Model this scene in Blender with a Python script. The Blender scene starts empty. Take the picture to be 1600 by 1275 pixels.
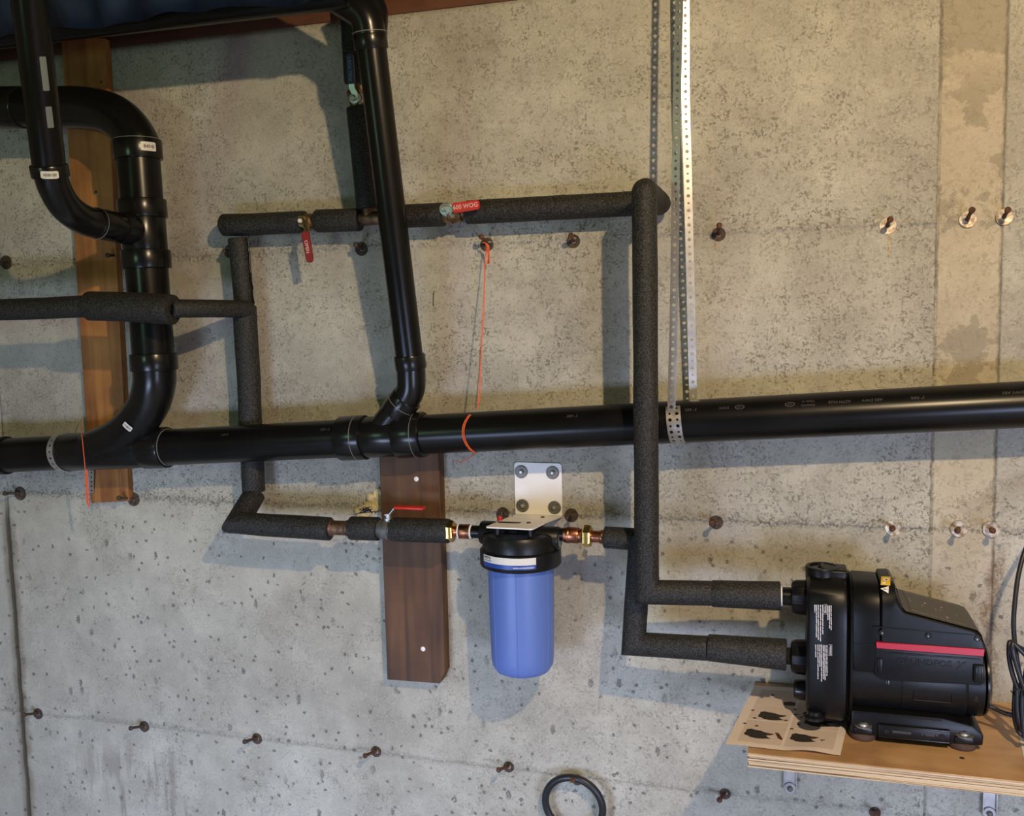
import bpy, bmesh, math, random
from mathutils import Vector, Matrix, Quaternion, noise as mnoise
rnd = random.Random(7)
S = bpy.context.scene
COL = S.collection
PI = math.pi

# ------------------------------------------------------------------ camera, light, exposure
FPX, CAM_D, CAM_Z = 1484.0, 2.04, 1.63
def cam_axes():
    y, p, r = [math.radians(a) for a in (16.34, 5.52, 1.23)]
    fwd = Vector((-math.sin(y) * math.cos(p), math.cos(y) * math.cos(p), -math.sin(p)))
    right = Vector((math.cos(y), math.sin(y), 0))
    down = fwd.cross(right)
    return (math.cos(r) * right + math.sin(r) * down, -math.sin(r) * right + math.cos(r) * down, fwd)
AR, AD, AF = cam_axes()
CAM = Vector((0, -CAM_D, CAM_Z))
cd = bpy.data.cameras.new('camera'); cam = bpy.data.objects.new('camera', cd); COL.objects.link(cam)
cd.sensor_width = 36; cd.lens = 36 * FPX / 1600; cd.clip_start = 0.02; cd.clip_end = 50
cam.matrix_world = Matrix(((AR.x, -AD.x, -AF.x, CAM.x), (AR.y, -AD.y, -AF.y, CAM.y), (AR.z, -AD.z, -AF.z, CAM.z), (0, 0, 0, 1)))
S.camera = cam

def light(name, kind, loc, energy, color, size=0.1, size_y=None, aim=None, spread=None):
    d = bpy.data.lights.new(name, kind); d.energy = energy; d.color = color
    if kind == 'AREA':
        d.shape = 'RECTANGLE'; d.size = size; d.size_y = size_y or size
        if spread: d.spread = spread
    else: d.shadow_soft_size = size
    o = bpy.data.objects.new(name, d); COL.objects.link(o); o.location = loc
    if aim is not None: o.rotation_euler = (Vector(aim) - Vector(loc)).to_track_quat('-Z', 'Y').to_euler()
    return o
# bare ceiling bulb to the right of the camera: hard shadows down and to the left
light('ceiling_bulb', 'POINT', (0.50, -1.80, 2.50), 134, (1.0, 0.76, 0.455), 0.022)
# low daylight split into two added lights beside the camera, leaving the middle dimmer
light('daylight_split_left', 'AREA', (-1.30, -2.35, 0.60), 29, (0.54, 0.67, 1.0), 0.7, 0.55, aim=(-1.42, 0, -0.55), spread=math.radians(125))
light('daylight_split_right', 'AREA', (1.15, -2.30, 0.70), 27, (0.58, 0.68, 1.0), 0.8, 0.55, aim=(0.62, 0, -0.25), spread=math.radians(125))
# second, greenish tube lamp at the left end of the basement
light('tube_lamp', 'AREA', (-1.75, -2.25, 1.85), 3.6, (0.58, 1.0, 0.62), 0.16, 0.3, aim=(-1.4, 0, 1.7))
w = bpy.data.worlds.new('world'); S.world = w; w.use_nodes = True
w.node_tree.nodes['Background'].inputs[0].default_value = (0.72, 0.85, 1.0, 1)
w.node_tree.nodes['Background'].inputs[1].default_value = 0.02
S.view_settings.view_transform = 'Standard'; S.view_settings.look = 'None'
S.view_settings.exposure = 0.0; S.view_settings.gamma = 1.0; S.view_settings.use_curve_mapping = False

# ------------------------------------------------------------------ helpers
def W(u, v, d=0.0):
    """point d metres in front of the wall, seen at photo position (u, v)"""
    k = AR * (u - 800) + AD * (v - 637.5) + AF * FPX
    return CAM + k * ((CAM_D - d) / k.y)
def WZ(u, v, z):
    k = AR * (u - 800) + AD * (v - 637.5) + AF * FPX
    return CAM + k * ((z - CAM.z) / k.z)
def pxr(w, u, v, d):
    """radius in metres of something w pixels wide there"""
    return w / 2 * (W(u, v, d) - CAM).dot(AF) / FPX

def mesh_obj(name, verts, faces, m, parent=None, smooth=True, ang=38):
    me = bpy.data.meshes.new(name); me.from_pydata([tuple(v) for v in verts], [], faces); me.update()
    bm = bmesh.new(); bm.from_mesh(me); bmesh.ops.recalc_face_normals(bm, faces=bm.faces); bm.to_mesh(me); bm.free()
    return fin(name, me, m, parent, smooth, ang)
def bm_obj(name, bm, m, parent=None, smooth=True, ang=38):
    me = bpy.data.meshes.new(name); bmesh.ops.recalc_face_normals(bm, faces=bm.faces); bm.to_mesh(me); bm.free()
    return fin(name, me, m, parent, smooth, ang)
def fin(name, me, m, parent, smooth, ang):
    if smooth:
        for p in me.polygons: p.use_smooth = True
        me.set_sharp_from_angle(angle=math.radians(ang))
    me.materials.append(m)
    o = bpy.data.objects.new(name, me); COL.objects.link(o)
    if parent is not None:
        o.parent = parent; o.matrix_parent_inverse = world_of(parent).inverted()
    return o
def world_of(o):
    m = Matrix.LocRotScale(o.location, o.rotation_euler, o.scale)
    if o.parent: m = world_of(o.parent) @ o.matrix_parent_inverse @ m
    return m
def tag(o, label, cat, group=None):
    o['label'] = label; o['category'] = cat
    if group: o['group'] = group
    return o
def thing(name, label, cat, loc, group=None):
    o = bpy.data.objects.new(name, None); COL.objects.link(o); o.location = loc; o.empty_display_size = 0.05
    return tag(o, label, cat, group)
def struct(o): o['kind'] = 'structure'; return o
def lab(o, t): o['label'] = t; return o

def fillet(pts, rad, n=9):
    """round the corners of a polyline"""
    pts = [Vector(p) for p in pts]; out = [pts[0]]
    for i in range(1, len(pts) - 1):
        a, b, c = pts[i - 1], pts[i], pts[i + 1]
        r = rad[i] if isinstance(rad, (list, tuple)) else rad
        u = (a - b); v = (c - b); th = u.angle(v)
        if r <= 0 or th > PI - 0.03: out.append(b); continue
        t = min(r / math.tan(th / 2), u.length * .49, v.length * .49)
        p0 = b + u.normalized() * t; p1 = b + v.normalized() * t
        for k in range(n + 1):
            s = k / n
            out.append(p0 * (1 - s) ** 2 + b * 2 * s * (1 - s) + p1 * s * s)
    out.append(pts[-1]); return out
def smoothpath(pts, n=8):
    """Catmull-Rom through the points"""
    pts = [Vector(p) for p in pts]; P = [pts[0] * 2 - pts[1]] + pts + [pts[-1] * 2 - pts[-2]]; out = []
    for i in range(1, len(P) - 2):
        for k in range(n):
            t = k / n; a, b, c, d = P[i - 1], P[i], P[i + 1], P[i + 2]
            out.append(.5 * ((2 * b) + (c - a) * t + (2 * a - 5 * b + 4 * c - d) * t * t + (3 * b - a - 3 * c + d) * t ** 3))
    out.append(pts[-1]); return out
def densify(pts, step):
    out = [pts[0]]
    for a, b in zip(pts, pts[1:]):
        n = max(1, int((b - a).length / step))
        for k in range(1, n + 1): out.append(a.lerp(b, k / n))
    return out
def tube_data(pts, r, seg=24, cap=True, wob=0.0, seed=0, bev=0.0, hole=0.0, closed=False):
    """swept round tube; sharp corners become mitres; r number or list"""
    pts = [Vector(p) for p in pts]; n = len(pts)
    R = list(r) if isinstance(r, (list, tuple)) else [r] * n
    if bev > 0 and not closed:
        a, b = (pts[1] - pts[0]).normalized(), (pts[-1] - pts[-2]).normalized()
        pts = [pts[0], pts[0] + a * bev * .3, pts[0] + a * bev] + pts[1:-1] + [pts[-1] - b * bev, pts[-1] - b * bev * .3, pts[-1]]
        R = [R[0] - bev, R[0] - bev * .3, R[0]] + R[1:-1] + [R[-1], R[-1] - bev * .3, R[-1] - bev]; n = len(pts)
    segs = [(pts[(i + 1) % n] - pts[i]).normalized() for i in range(n if closed else n - 1)]
    up = Vector((0, 0, 1)) if abs(segs[0].z) < .9 else Vector((0, 1, 0))
    x = segs[0].cross(up).normalized(); frames = []
    for i, t in enumerate(segs):
        if i: x = segs[i - 1].rotation_difference(t) @ x
        x = (x - t * x.dot(t)).normalized(); frames.append((x, t.cross(x)))
    V, F = [], []
    for i in range(n):
        k = min(i, len(segs) - 1) if not closed else i
        kin = (i - 1) % len(segs) if (i > 0 or closed) else 0
        kk = kin if (i > 0) else 0
        X, Y = frames[kk]; a = segs[kk]; b = segs[k]; nn = (a + b)
        if nn.length < 1e-4: nn = a
        for j in range(seg):
            th = 2 * PI * j / seg; rr = R[i]
            if wob:
                q = Vector((math.cos(th) * 1.3 + seed, math.sin(th) * 1.3, seed * .37)) + pts[i] * 9
                rr *= 1 + wob * mnoise.noise(q)
            o = (X * math.cos(th) + Y * math.sin(th)) * rr
            V.append(pts[i] + o - a * (o.dot(nn) / a.dot(nn)))
    m = n if closed else n - 1
    for i in range(m):
        for j in range(seg):
            j2 = (j + 1) % seg; i2 = (i + 1) % n
            F.append((i * seg + j, i * seg + j2, i2 * seg + j2, i2 * seg + j))
    if cap and not closed:
        for e, i, kk in ((-1, 0, 0), (1, n - 1, len(segs) - 1)):
            ring = [i * seg + j for j in range(seg)]
            if hole > 0:      # annular end face and a short bore
                c = sum((V[q] for q in ring), Vector()) / seg; base = len(V); ax = segs[kk] * (-e)
                for q in ring: V.append(c + (V[q] - c) * hole)
                for q in ring: V.append(c + (V[q] - c) * hole + ax * R[i] * .5)
                for j in range(seg):
                    j2 = (j + 1) % seg
                    F.append((ring[j], ring[j2], base + j2, base + j))
                    F.append((base + j, base + j2, base + seg + j2, base + seg + j))
                F.append(tuple(base + seg + j for j in range(seg)))
            else: F.append(tuple(ring if e > 0 else ring[::-1]))
    return V, F
def tube(name, pts, r, m, parent=None, **k):
    V, F = tube_data(pts, r, **k); return mesh_obj(name, V, F, m, parent)
def lathe(name, prof, base, axis, m, parent=None, seg=40, ribs=0, ribh=0.0, hexa=False):
    """prof: (radius, distance along axis)"""
    base = Vector(base); ax = Vector(axis).normalized()
    up = Vector((0, 0, 1)) if abs(ax.z) < .9 else Vector((0, -1, 0))
    X = ax.cross(up).normalized(); Y = ax.cross(X)
    V, F = [], []; n = len(prof)
    if hexa: seg = 6
    for r, h in prof:
        for j in range(seg):
            th = 2 * PI * j / seg + (PI / 6 if hexa else 0); rr = r
            if ribs: rr += ribh * (1 if math.sin(th * ribs) > .3 else 0)
            V.append(base + ax * h + (X * math.cos(th) + Y * math.sin(th)) * rr)
    for i in range(n - 1):
        for j in range(seg):
            j2 = (j + 1) % seg; F.append((i * seg + j, i * seg + j2, (i + 1) * seg + j2, (i + 1) * seg + j))
    if prof[0][0] > 1e-5: F.append(tuple(range(seg)))
    if prof[-1][0] > 1e-5: F.append(tuple((n - 1) * seg + j for j in range(seg)))
    bm = bmesh.new(); me = bpy.data.meshes.new('t'); me.from_pydata([tuple(v) for v in V], [], F); bm.from_mesh(me)
    bmesh.ops.remove_doubles(bm, verts=bm.verts, dist=1e-6); bpy.data.meshes.remove(me)
    return bm_obj(name, bm, m, parent)
def box_bm(lo, hi, bev=0.0, seg=2, bm=None):
    own = bm is None; bm = bm or bmesh.new()
    r = bmesh.ops.create_cube(bm, size=1)
    c = (Vector(lo) + Vector(hi)) / 2; s = Vector(hi) - Vector(lo)
    for v in r['verts']: v.co = Vector((v.co.x * s.x, v.co.y * s.y, v.co.z * s.z)) + c
    if bev:
        es = list({e for v in r['verts'] for e in v.link_edges})
        bmesh.ops.bevel(bm, geom=es, offset=bev, segments=seg, affect='EDGES', profile=.5)
    return bm
def box(name, lo, hi, m, parent=None, bev=0.0, seg=2):
    lo2 = [min(a, b) for a, b in zip(lo, hi)]; hi2 = [max(a, b) for a, b in zip(lo, hi)]
    return bm_obj(name, box_bm(lo2, hi2, bev, seg), m, parent)
def prism(name, poly, vec, m, parent=None, bev=0.0, seg=2, ang=38):
    """extrude a 3D polygon along vec"""
    bm = bmesh.new(); vec = Vector(vec)
    a = [bm.verts.new(Vector(p)) for p in poly]; b = [bm.verts.new(Vector(p) + vec) for p in poly]
    bm.faces.new(a); bm.faces.new(b[::-1]); n = len(a)
    for i in range(n): bm.faces.new((a[i], a[(i + 1) % n], b[(i + 1) % n], b[i]))
    bmesh.ops.recalc_face_normals(bm, faces=bm.faces)
    if bev: bmesh.ops.bevel(bm, geom=list(bm.edges), offset=bev, segments=seg, affect='EDGES', profile=.5, clamp_overlap=True)
    return bm_obj(name, bm, m, parent, ang=ang)
def roundpoly(pts, r, n=5):
    """round the corners of a closed flat polygon"""
    pts = [Vector(p) for p in pts]; out = []; N = len(pts)
    for i in range(N):
        a, b, c = pts[i - 1], pts[i], pts[(i + 1) % N]
        rr = r[i] if isinstance(r, (list, tuple)) else r
        if rr <= 0: out.append(b); continue
        u, v = a - b, c - b; t = min(rr, u.length * .45, v.length * .45)
        p0, p1 = b + u.normalized() * t, b + v.normalized() * t
        for k in range(n + 1):
            s = k / n; out.append(p0 * (1 - s) ** 2 + b * 2 * s * (1 - s) + p1 * s * s)
    return out
def text_obj(name, body, size, m, parent, place, align='CENTER', sx=1.0, bold=0.0):
    """place maps flat text coordinates (x, y) to a 3D point"""
    cu = bpy.data.curves.new('t', 'FONT'); cu.body = body; cu.size = size; cu.align_x = align; cu.align_y = 'CENTER'
    cu.offset = bold * size; cu.resolution_u = 2
    to = bpy.data.objects.new('t', cu); COL.objects.link(to)
    dg = bpy.context.evaluated_depsgraph_get(); me = bpy.data.meshes.new_from_object(to.evaluated_get(dg))
    bpy.data.objects.remove(to)
    for v in me.vertices: v.co = place(v.co.x * sx, v.co.y)
    me.materials.clear(); me.materials.append(m); me.name = name
    o = bpy.data.objects.new(name, me); COL.objects.link(o)
    if parent is not None: o.parent = parent; o.matrix_parent_inverse = world_of(parent).inverted()
    return o

# ------------------------------------------------------------------ materials
def mat(name):
    m = bpy.data.materials.new(name); m.use_nodes = True; nt = m.node_tree
    return m, nt, nt.nodes['Principled BSDF']
def plain(name, col, rough=.5, metal=0.0, var=.0, scale=40, bump=0.0, spec=.5, dirt=None, coat=0.0):
    m, nt, b = mat(name); N, L = nt.nodes, nt.links
    b.inputs['Roughness'].default_value = rough; b.inputs['Metallic'].default_value = metal
    b.inputs['Specular IOR Level'].default_value = spec; b.inputs['Coat Weight'].default_value = coat
    tc = N.new('ShaderNodeNewGeometry'); n = N.new('ShaderNodeTexNoise'); n.inputs['Scale'].default_value = scale; n.inputs['Detail'].default_value = 5
    L.new(tc.outputs['Position'], n.inputs['Vector'])
    cr = N.new('ShaderNodeValToRGB'); L.new(n.outputs['Fac'], cr.inputs['Fac'])
    c2 = dirt or tuple(c * (1 - var) for c in col)
    cr.color_ramp.elements[0].position = .35; cr.color_ramp.elements[0].color = (*c2, 1)
    cr.color_ramp.elements[1].position = .65; cr.color_ramp.elements[1].color = (*[min(1, c * (1 + var)) for c in col], 1)
    L.new(cr.outputs['Color'], b.inputs['Base Color'])
    if bump:
        n2 = N.new('ShaderNodeTexNoise'); n2.inputs['Scale'].default_value = scale * 4; n2.inputs['Detail'].default_value = 3
        L.new(tc.outputs['Position'], n2.inputs['Vector'])
        bp = N.new('ShaderNodeBump'); bp.inputs['Strength'].default_value = bump; bp.inputs['Distance'].default_value = .002
        L.new(n2.outputs['Fac'], bp.inputs['Height']); L.new(bp.outputs['Normal'], b.inputs['Normal'])
    return m
def foam_mat():
    m, nt, b = mat('black_foam'); N, L = nt.nodes, nt.links
    g = N.new('ShaderNodeNewGeometry'); n = N.new('ShaderNodeTexNoise'); n.inputs['Scale'].default_value = 330; n.inputs['Detail'].default_value = 3
    L.new(g.outputs['Position'], n.inputs['Vector'])
    cr = N.new('ShaderNodeValToRGB'); L.new(n.outputs['Fac'], cr.inputs['Fac'])
    e = cr.color_ramp.elements; e[0].position = .40; e[0].color = (.0055, .0055, .005, 1); e[1].position = .74; e[1].color = (.055, .052, .045, 1)
    L.new(cr.outputs['Color'], b.inputs['Base Color']); b.inputs['Roughness'].default_value = .62; b.inputs['Specular IOR Level'].default_value = .35
    bp = N.new('ShaderNodeBump'); bp.inputs['Strength'].default_value = .9; bp.inputs['Distance'].default_value = .0012
    L.new(n.outputs['Fac'], bp.inputs['Height']); L.new(bp.outputs['Normal'], b.inputs['Normal'])
    return m
def wood_mat(name, c1, c2, axis='Z', scale=1.0, rough=.65, knots=True):
    m, nt, b = mat(name); N, L = nt.nodes, nt.links
    g = N.new('ShaderNodeNewGeometry'); mp = N.new('ShaderNodeMapping')
    s = {'Z': (38, 38, 2.2), 'X': (2.2, 38, 38), 'Y': (38, 2.2, 38)}[axis]
    mp.inputs['Scale'].default_value = [q * scale for q in s]; L.new(g.outputs['Position'], mp.inputs['Vector'])
    n = N.new('ShaderNodeTexNoise'); n.inputs['Scale'].default_value = 1; n.inputs['Detail'].default_value = 8; n.inputs['Distortion'].default_value = .6
    L.new(mp.outputs['Vector'], n.inputs['Vector'])
    n3 = N.new('ShaderNodeTexNoise'); n3.inputs['Scale'].default_value = 9; n3.inputs['Detail'].default_value = 4; L.new(g.outputs['Position'], n3.inputs['Vector'])
    cr = N.new('ShaderNodeValToRGB'); L.new(n.outputs['Fac'], cr.inputs['Fac'])
    e = cr.color_ramp.elements; e[0].position = .35; e[0].color = (*c2, 1); e[1].position = .62; e[1].color = (*c1, 1)
    mx = N.new('ShaderNodeMixRGB'); mx.blend_type = 'MULTIPLY'; mx.inputs['Fac'].default_value = .55
    c3 = N.new('ShaderNodeValToRGB'); L.new(n3.outputs['Fac'], c3.inputs['Fac'])
    c3.color_ramp.elements[0].position = .36; c3.color_ramp.elements[0].color = (.45, .4, .38, 1); c3.color_ramp.elements[1].position = .6
    L.new(cr.outputs['Color'], mx.inputs['Color1']); L.new(c3.outputs['Color'], mx.inputs['Color2']); L.new(mx.outputs['Color'], b.inputs['Base Color'])
    b.inputs['Roughness'].default_value = rough
    bp = N.new('ShaderNodeBump'); bp.inputs['Strength'].default_value = .35; bp.inputs['Distance'].default_value = .001
    L.new(n.outputs['Fac'], bp.inputs['Height']); L.new(bp.outputs['Normal'], b.inputs['Normal'])
    return m
def concrete_mat():
    m, nt, b = mat('cast_concrete'); N, L = nt.nodes, nt.links
    def new(t, **k):
        q = N.new(t)
        for a, v in k.items(): q.inputs[a].default_value = v
        return q
    def math_(op, a, bb=None, clamp=False):
        q = N.new('ShaderNodeMath'); q.operation = op; q.use_clamp = clamp
        for i, s in enumerate((a, bb)):
            if s is None: continue
            if isinstance(s, (int, float)): q.inputs[i].default_value = s
            else: L.new(s, q.inputs[i])
        return q.outputs[0]
    def mixc(fac, a, bb, mode='MIX'):
        q = N.new('ShaderNodeMixRGB'); q.blend_type = mode
        for i, s in enumerate((fac, a, bb)):
            if isinstance(s, (int, float)): q.inputs[i].default_value = s
            elif isinstance(s, tuple): q.inputs[i].default_value = (*s, 1)
            else: L.new(s, q.inputs[i])
        return q.outputs[0]
    def mr(v, a, bb, c=0.0, d=1.0, smooth=True):
        q = N.new('ShaderNodeMapRange'); q.interpolation_type = 'SMOOTHSTEP' if smooth else 'LINEAR'
        L.new(v, q.inputs['Value'])
        for nme, x in zip(('From Min', 'From Max', 'To Min', 'To Max'), (a, bb, c, d)): q.inputs[nme].default_value = x
        return q.outputs['Result']
    g = N.new('ShaderNodeNewGeometry'); pos = g.outputs['Position']
    sx = N.new('ShaderNodeSeparateXYZ'); L.new(pos, sx.inputs[0]); X, Z = sx.outputs['X'], sx.outputs['Z']
    big = new('ShaderNodeTexNoise', Scale=2.3, Detail=6.0, Roughness=.6); L.new(pos, big.inputs['Vector'])
    med = new('ShaderNodeTexNoise', Scale=13.0, Detail=6.0, Roughness=.62); L.new(pos, med.inputs['Vector'])
    fine = new('ShaderNodeTexNoise', Scale=165.0, Detail=5.0, Roughness=.62, Distortion=.45); L.new(pos, fine.inputs['Vector'])
    pt = new('ShaderNodeTexNoise', Scale=5.5, Detail=7.0, Roughness=.68); L.new(pos, pt.inputs['Vector'])
    vf = new('ShaderNodeTexNoise', Scale=420.0, Detail=2.0); L.new(pos, vf.inputs['Vector'])
    bf, mf, ff = big.outputs['Fac'], med.outputs['Fac'], fine.outputs['Fac']
    col = mixc(mr(bf, .36, .64), (.385, .358, .295), (.51, .485, .405))
    col = mixc(mr(mf, .42, .62), mixc(1.0, col, (.88, .88, .88), 'MULTIPLY'), col)
    # worm-like dark flecks: strong on the upper lifts of the pour, faint on the smooth lowest one
    upper = math_('MULTIPLY', mr(Z, 1.10, 1.22), mr(X, .0, .35, 1.0, .5))
    band = math_('MULTIPLY', mr(Z, 1.165, 1.19), mr(Z, 1.30, 1.20))            # grimy strip above the middle joint
    zone = math_('ADD', math_('MULTIPLY', upper, mr(pt.outputs['Fac'], .40, .60, .30, 1.0)), math_('MULTIPLY', band, .8), True)
    band1 = math_('MULTIPLY', mr(Z, 1.785, 1.80), mr(Z, 1.87, 1.81))            # and above the upper joint
    zone = math_('ADD', zone, math_('MULTIPLY', band1, .5), True)
    seamz = math_('MULTIPLY', math_('MULTIPLY', mr(X, .14, .26), mr(X, .285, .275)), mr(Z, 2.0, 1.6, .35, 1.0))
    zone = math_('ADD', zone, math_('MULTIPLY', seamz, .9), True)
    zone = math_('MAXIMUM', zone, mr(X, -1.15, -.55, 0.0, .48))
    zone = math_('MAXIMUM', zone, mr(pt.outputs['Fac'], .42, .62, .10, .60))
    fl = math_('MULTIPLY', mr(ff, .505, .62), zone)
    bk = new('ShaderNodeTexNoise', Scale=48.0, Detail=4.0, Roughness=.6); L.new(pos, bk.inputs['Vector'])
    fl = math_('MULTIPLY', fl, mr(bk.outputs['Fac'], .42, .60, .12, 1.0))
    fl = math_('MULTIPLY', fl, mr(bf, .3, .6, .65, 1.0))
    col = mixc(math_('MULTIPLY', fl, .76), col, (.15, .128, .095))
    col = mixc(mr(pt.outputs['Fac'], .50, .66, 0, .28), col, (.25, .225, .175))
    col = mixc(mr(ff, .46, .32, 0, .25), col, (.62, .59, .51))
    col = mixc(mr(vf.outputs['Fac'], .52, .70, 0, .40), col, (.22, .21, .18))
    # grime on the joints between the lifts
    for zz, wd, k in ((1.795, .022, .34), (1.187, .016, .60), (0.577, .012, .42)):
        dz = math_('ABSOLUTE', math_('SUBTRACT', math_('ADD', Z, math_('MULTIPLY', math_('SUBTRACT', mf, .5), .03)), zz))
        col = mixc(math_('MULTIPLY', mr(dz, wd, 0.0, 0, k), mr(ff, .40, .58, .25, 1.0)), col, (.14, .13, .105))
    # bug holes, mostly in the lowest lift
    vo = new('ShaderNodeTexVoronoi', Scale=1.0, Randomness=1.0); vm = N.new('ShaderNodeMapping'); vm.inputs['Scale'].default_value = (30, 20, 17); vm.inputs['Rotation'].default_value = (0, .25, 0); L.new(pos, vm.inputs['Vector']); L.new(vm.outputs[0], vo.inputs['Vector'])
    wob = math_('ADD', vo.outputs['Distance'], math_('MULTIPLY', math_('SUBTRACT', ff, .5), .55))
    sepc = N.new('ShaderNodeSeparateColor'); L.new(vo.outputs['Color'], sepc.inputs[0])
    sel = math_('MULTIPLY', mr(sepc.outputs[0], .66, .70), mr(Z, 1.17, 1.12, .10, 1.0))
    pit = math_('MULTIPLY', math_('MULTIPLY', mr(wob, .20, .09), sel), mr(mf, .40, .60, .35, 1.0))
    vo2 = new('ShaderNodeTexVoronoi', Scale=46.0, Randomness=1.0); L.new(pos, vo2.inputs['Vector'])
    sep2 = N.new('ShaderNodeSeparateColor'); L.new(vo2.outputs['Color'], sep2.inputs[0])
    pit2 = math_('MULTIPLY', mr(math_('ADD', vo2.outputs['Distance'], math_('MULTIPLY', math_('SUBTRACT', ff, .5), .9)), .20, .10), math_('MULTIPLY', mr(sep2.outputs[1], .80, .83), mr(Z, 1.2, 1.1, .25, 1.0)))
    pits = math_('MAXIMUM', pit, pit2)
    col = mixc(math_('MULTIPLY', pits, .74), col, (.115, .105, .095))
    # the filler panel at the right: browner upper part with ragged pale patches
    fp = math_('MULTIPLY', mr(X, .2745, .2765), mr(X, .392, .389))
    col = mixc(math_('MULTIPLY', fp, math_('MULTIPLY', .38, mr(Z, .9, 1.3))), col, (.55, .44, .27))
    top = mr(math_('ADD', Z, math_('MULTIPLY', math_('SUBTRACT', mf, .5), .30)), 2.085, 2.11)
    blot = math_('MAXIMUM', top, math_('MULTIPLY', mr(pt.outputs['Fac'], .515, .535), mr(Z, 2.12, 2.0)))
    col = mixc(math_('MULTIPLY', fp, math_('MULTIPLY', blot, math_('MULTIPLY', .62, mr(Z, 1.15, 1.35)))), col, (.255, .225, .165))
    for sxx in (.2755, .3905):                                   # crumbled dark edges of the two seams
        dx = math_('ABSOLUTE', math_('SUBTRACT', math_('ADD', X, math_('MULTIPLY', math_('SUBTRACT', bk.outputs['Fac'], .5), .012)), sxx))
        col = mixc(math_('MULTIPLY', mr(dx, .0050, .0010), mr(mf, .40, .60, .15, .65)), col, (.13, .115, .085))
    # brown water stain wandering down beside the seam behind the pump
    xc = math_('ADD', X, math_('MULTIPLY', math_('SUBTRACT', med.outputs['Fac'], .5), .06))
    curve = math_('SUBTRACT', xc, math_('ADD', .385, math_('MULTIPLY', math_('POWER', math_('MAXIMUM', math_('SUBTRACT', Z, .98), 0.0), 2.0), .9)))
    st = math_('MULTIPLY', mr(math_('ABSOLUTE', curve), .020, .004), math_('MULTIPLY', mr(Z, .80, .86), mr(Z, 1.19, 1.10)))
    col = mixc(math_('MULTIPLY', st, mr(ff, .35, .6, .3, .75)), col, (.20, .135, .08))
    # left seam: crust of dark grime
    ls = math_('MULTIPLY', mr(math_('ABSOLUTE', math_('SUBTRACT', math_('ADD', X, math_('MULTIPLY', math_('SUBTRACT', mf, .5), .04)), -2.022)), .030, .008), mr(Z, 1.22, 1.05))
    col = mixc(math_('MULTIPLY', ls, .62), col, (.12, .10, .065))
    lc = math_('MULTIPLY', mr(math_('ABSOLUTE', math_('SUBTRACT', math_('ADD', X, math_('MULTIPLY', math_('SUBTRACT', mf, .5), .012)), -2.022)), .011, .005), mr(Z, 1.22, 1.10))
    col = mixc(math_('MULTIPLY', lc, .85), col, (.05, .038, .025))
    # tan drips and splashes at the foot of the wall
    mp = N.new('ShaderNodeMapping'); mp.inputs['Scale'].default_value = (26, 1, 3.2); L.new(pos, mp.inputs['Vector'])
    dn = new('ShaderNodeTexNoise', Scale=1.0, Detail=4.0); L.new(mp.outputs[0], dn.inputs['Vector'])
    dr = math_('MULTIPLY', math_('MULTIPLY', mr(X, -1.90, -1.75), mr(X, -1.35, -1.5)), mr(Z, .56, .45))
    col = mixc(math_('MULTIPLY', dr, mr(dn.outputs['Fac'], .53, .62, 0, .55)), col, (.20, .17, .145))
    L.new(col, b.inputs['Base Color']); b.inputs['Roughness'].default_value = .88; b.inputs['Specular IOR Level'].default_value = .25
    h = math_('ADD', math_('MULTIPLY', fl, -.8), math_('MULTIPLY', pits, -1.6))
    h = math_('ADD', h, math_('MULTIPLY', vf.outputs['Fac'], .35))
    h = math_('ADD', h, math_('MULTIPLY', mf, .8))
    bp = N.new('ShaderNodeBump'); bp.inputs['Strength'].default_value = .75; bp.inputs['Distance'].default_value = .0022
    L.new(h, bp.inputs['Height']); L.new(bp.outputs['Normal'], b.inputs['Normal'])
    return m
def ply_mat():
    m, nt, b = mat('plywood_edge'); N, L = nt.nodes, nt.links
    g = N.new('ShaderNodeNewGeometry'); mp = N.new('ShaderNodeMapping'); mp.inputs['Scale'].default_value = (2.5, 2.5, 420); L.new(g.outputs['Position'], mp.inputs['Vector'])
    n = N.new('ShaderNodeTexNoise'); n.inputs['Scale'].default_value = 1; n.inputs['Detail'].default_value = 3; L.new(mp.outputs[0], n.inputs['Vector'])
    cr = N.new('ShaderNodeValToRGB'); L.new(n.outputs['Fac'], cr.inputs['Fac']); e = cr.color_ramp.elements
    e[0].position = .34; e[0].color = (.11, .06, .03, 1); e[1].position = .46; e[1].color = (.52, .38, .22, 1)
    q = e.new(.62); q.color = (.62, .47, .29, 1)
    L.new(cr.outputs['Color'], b.inputs['Base Color']); b.inputs['Roughness'].default_value = .7
    return m
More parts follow.
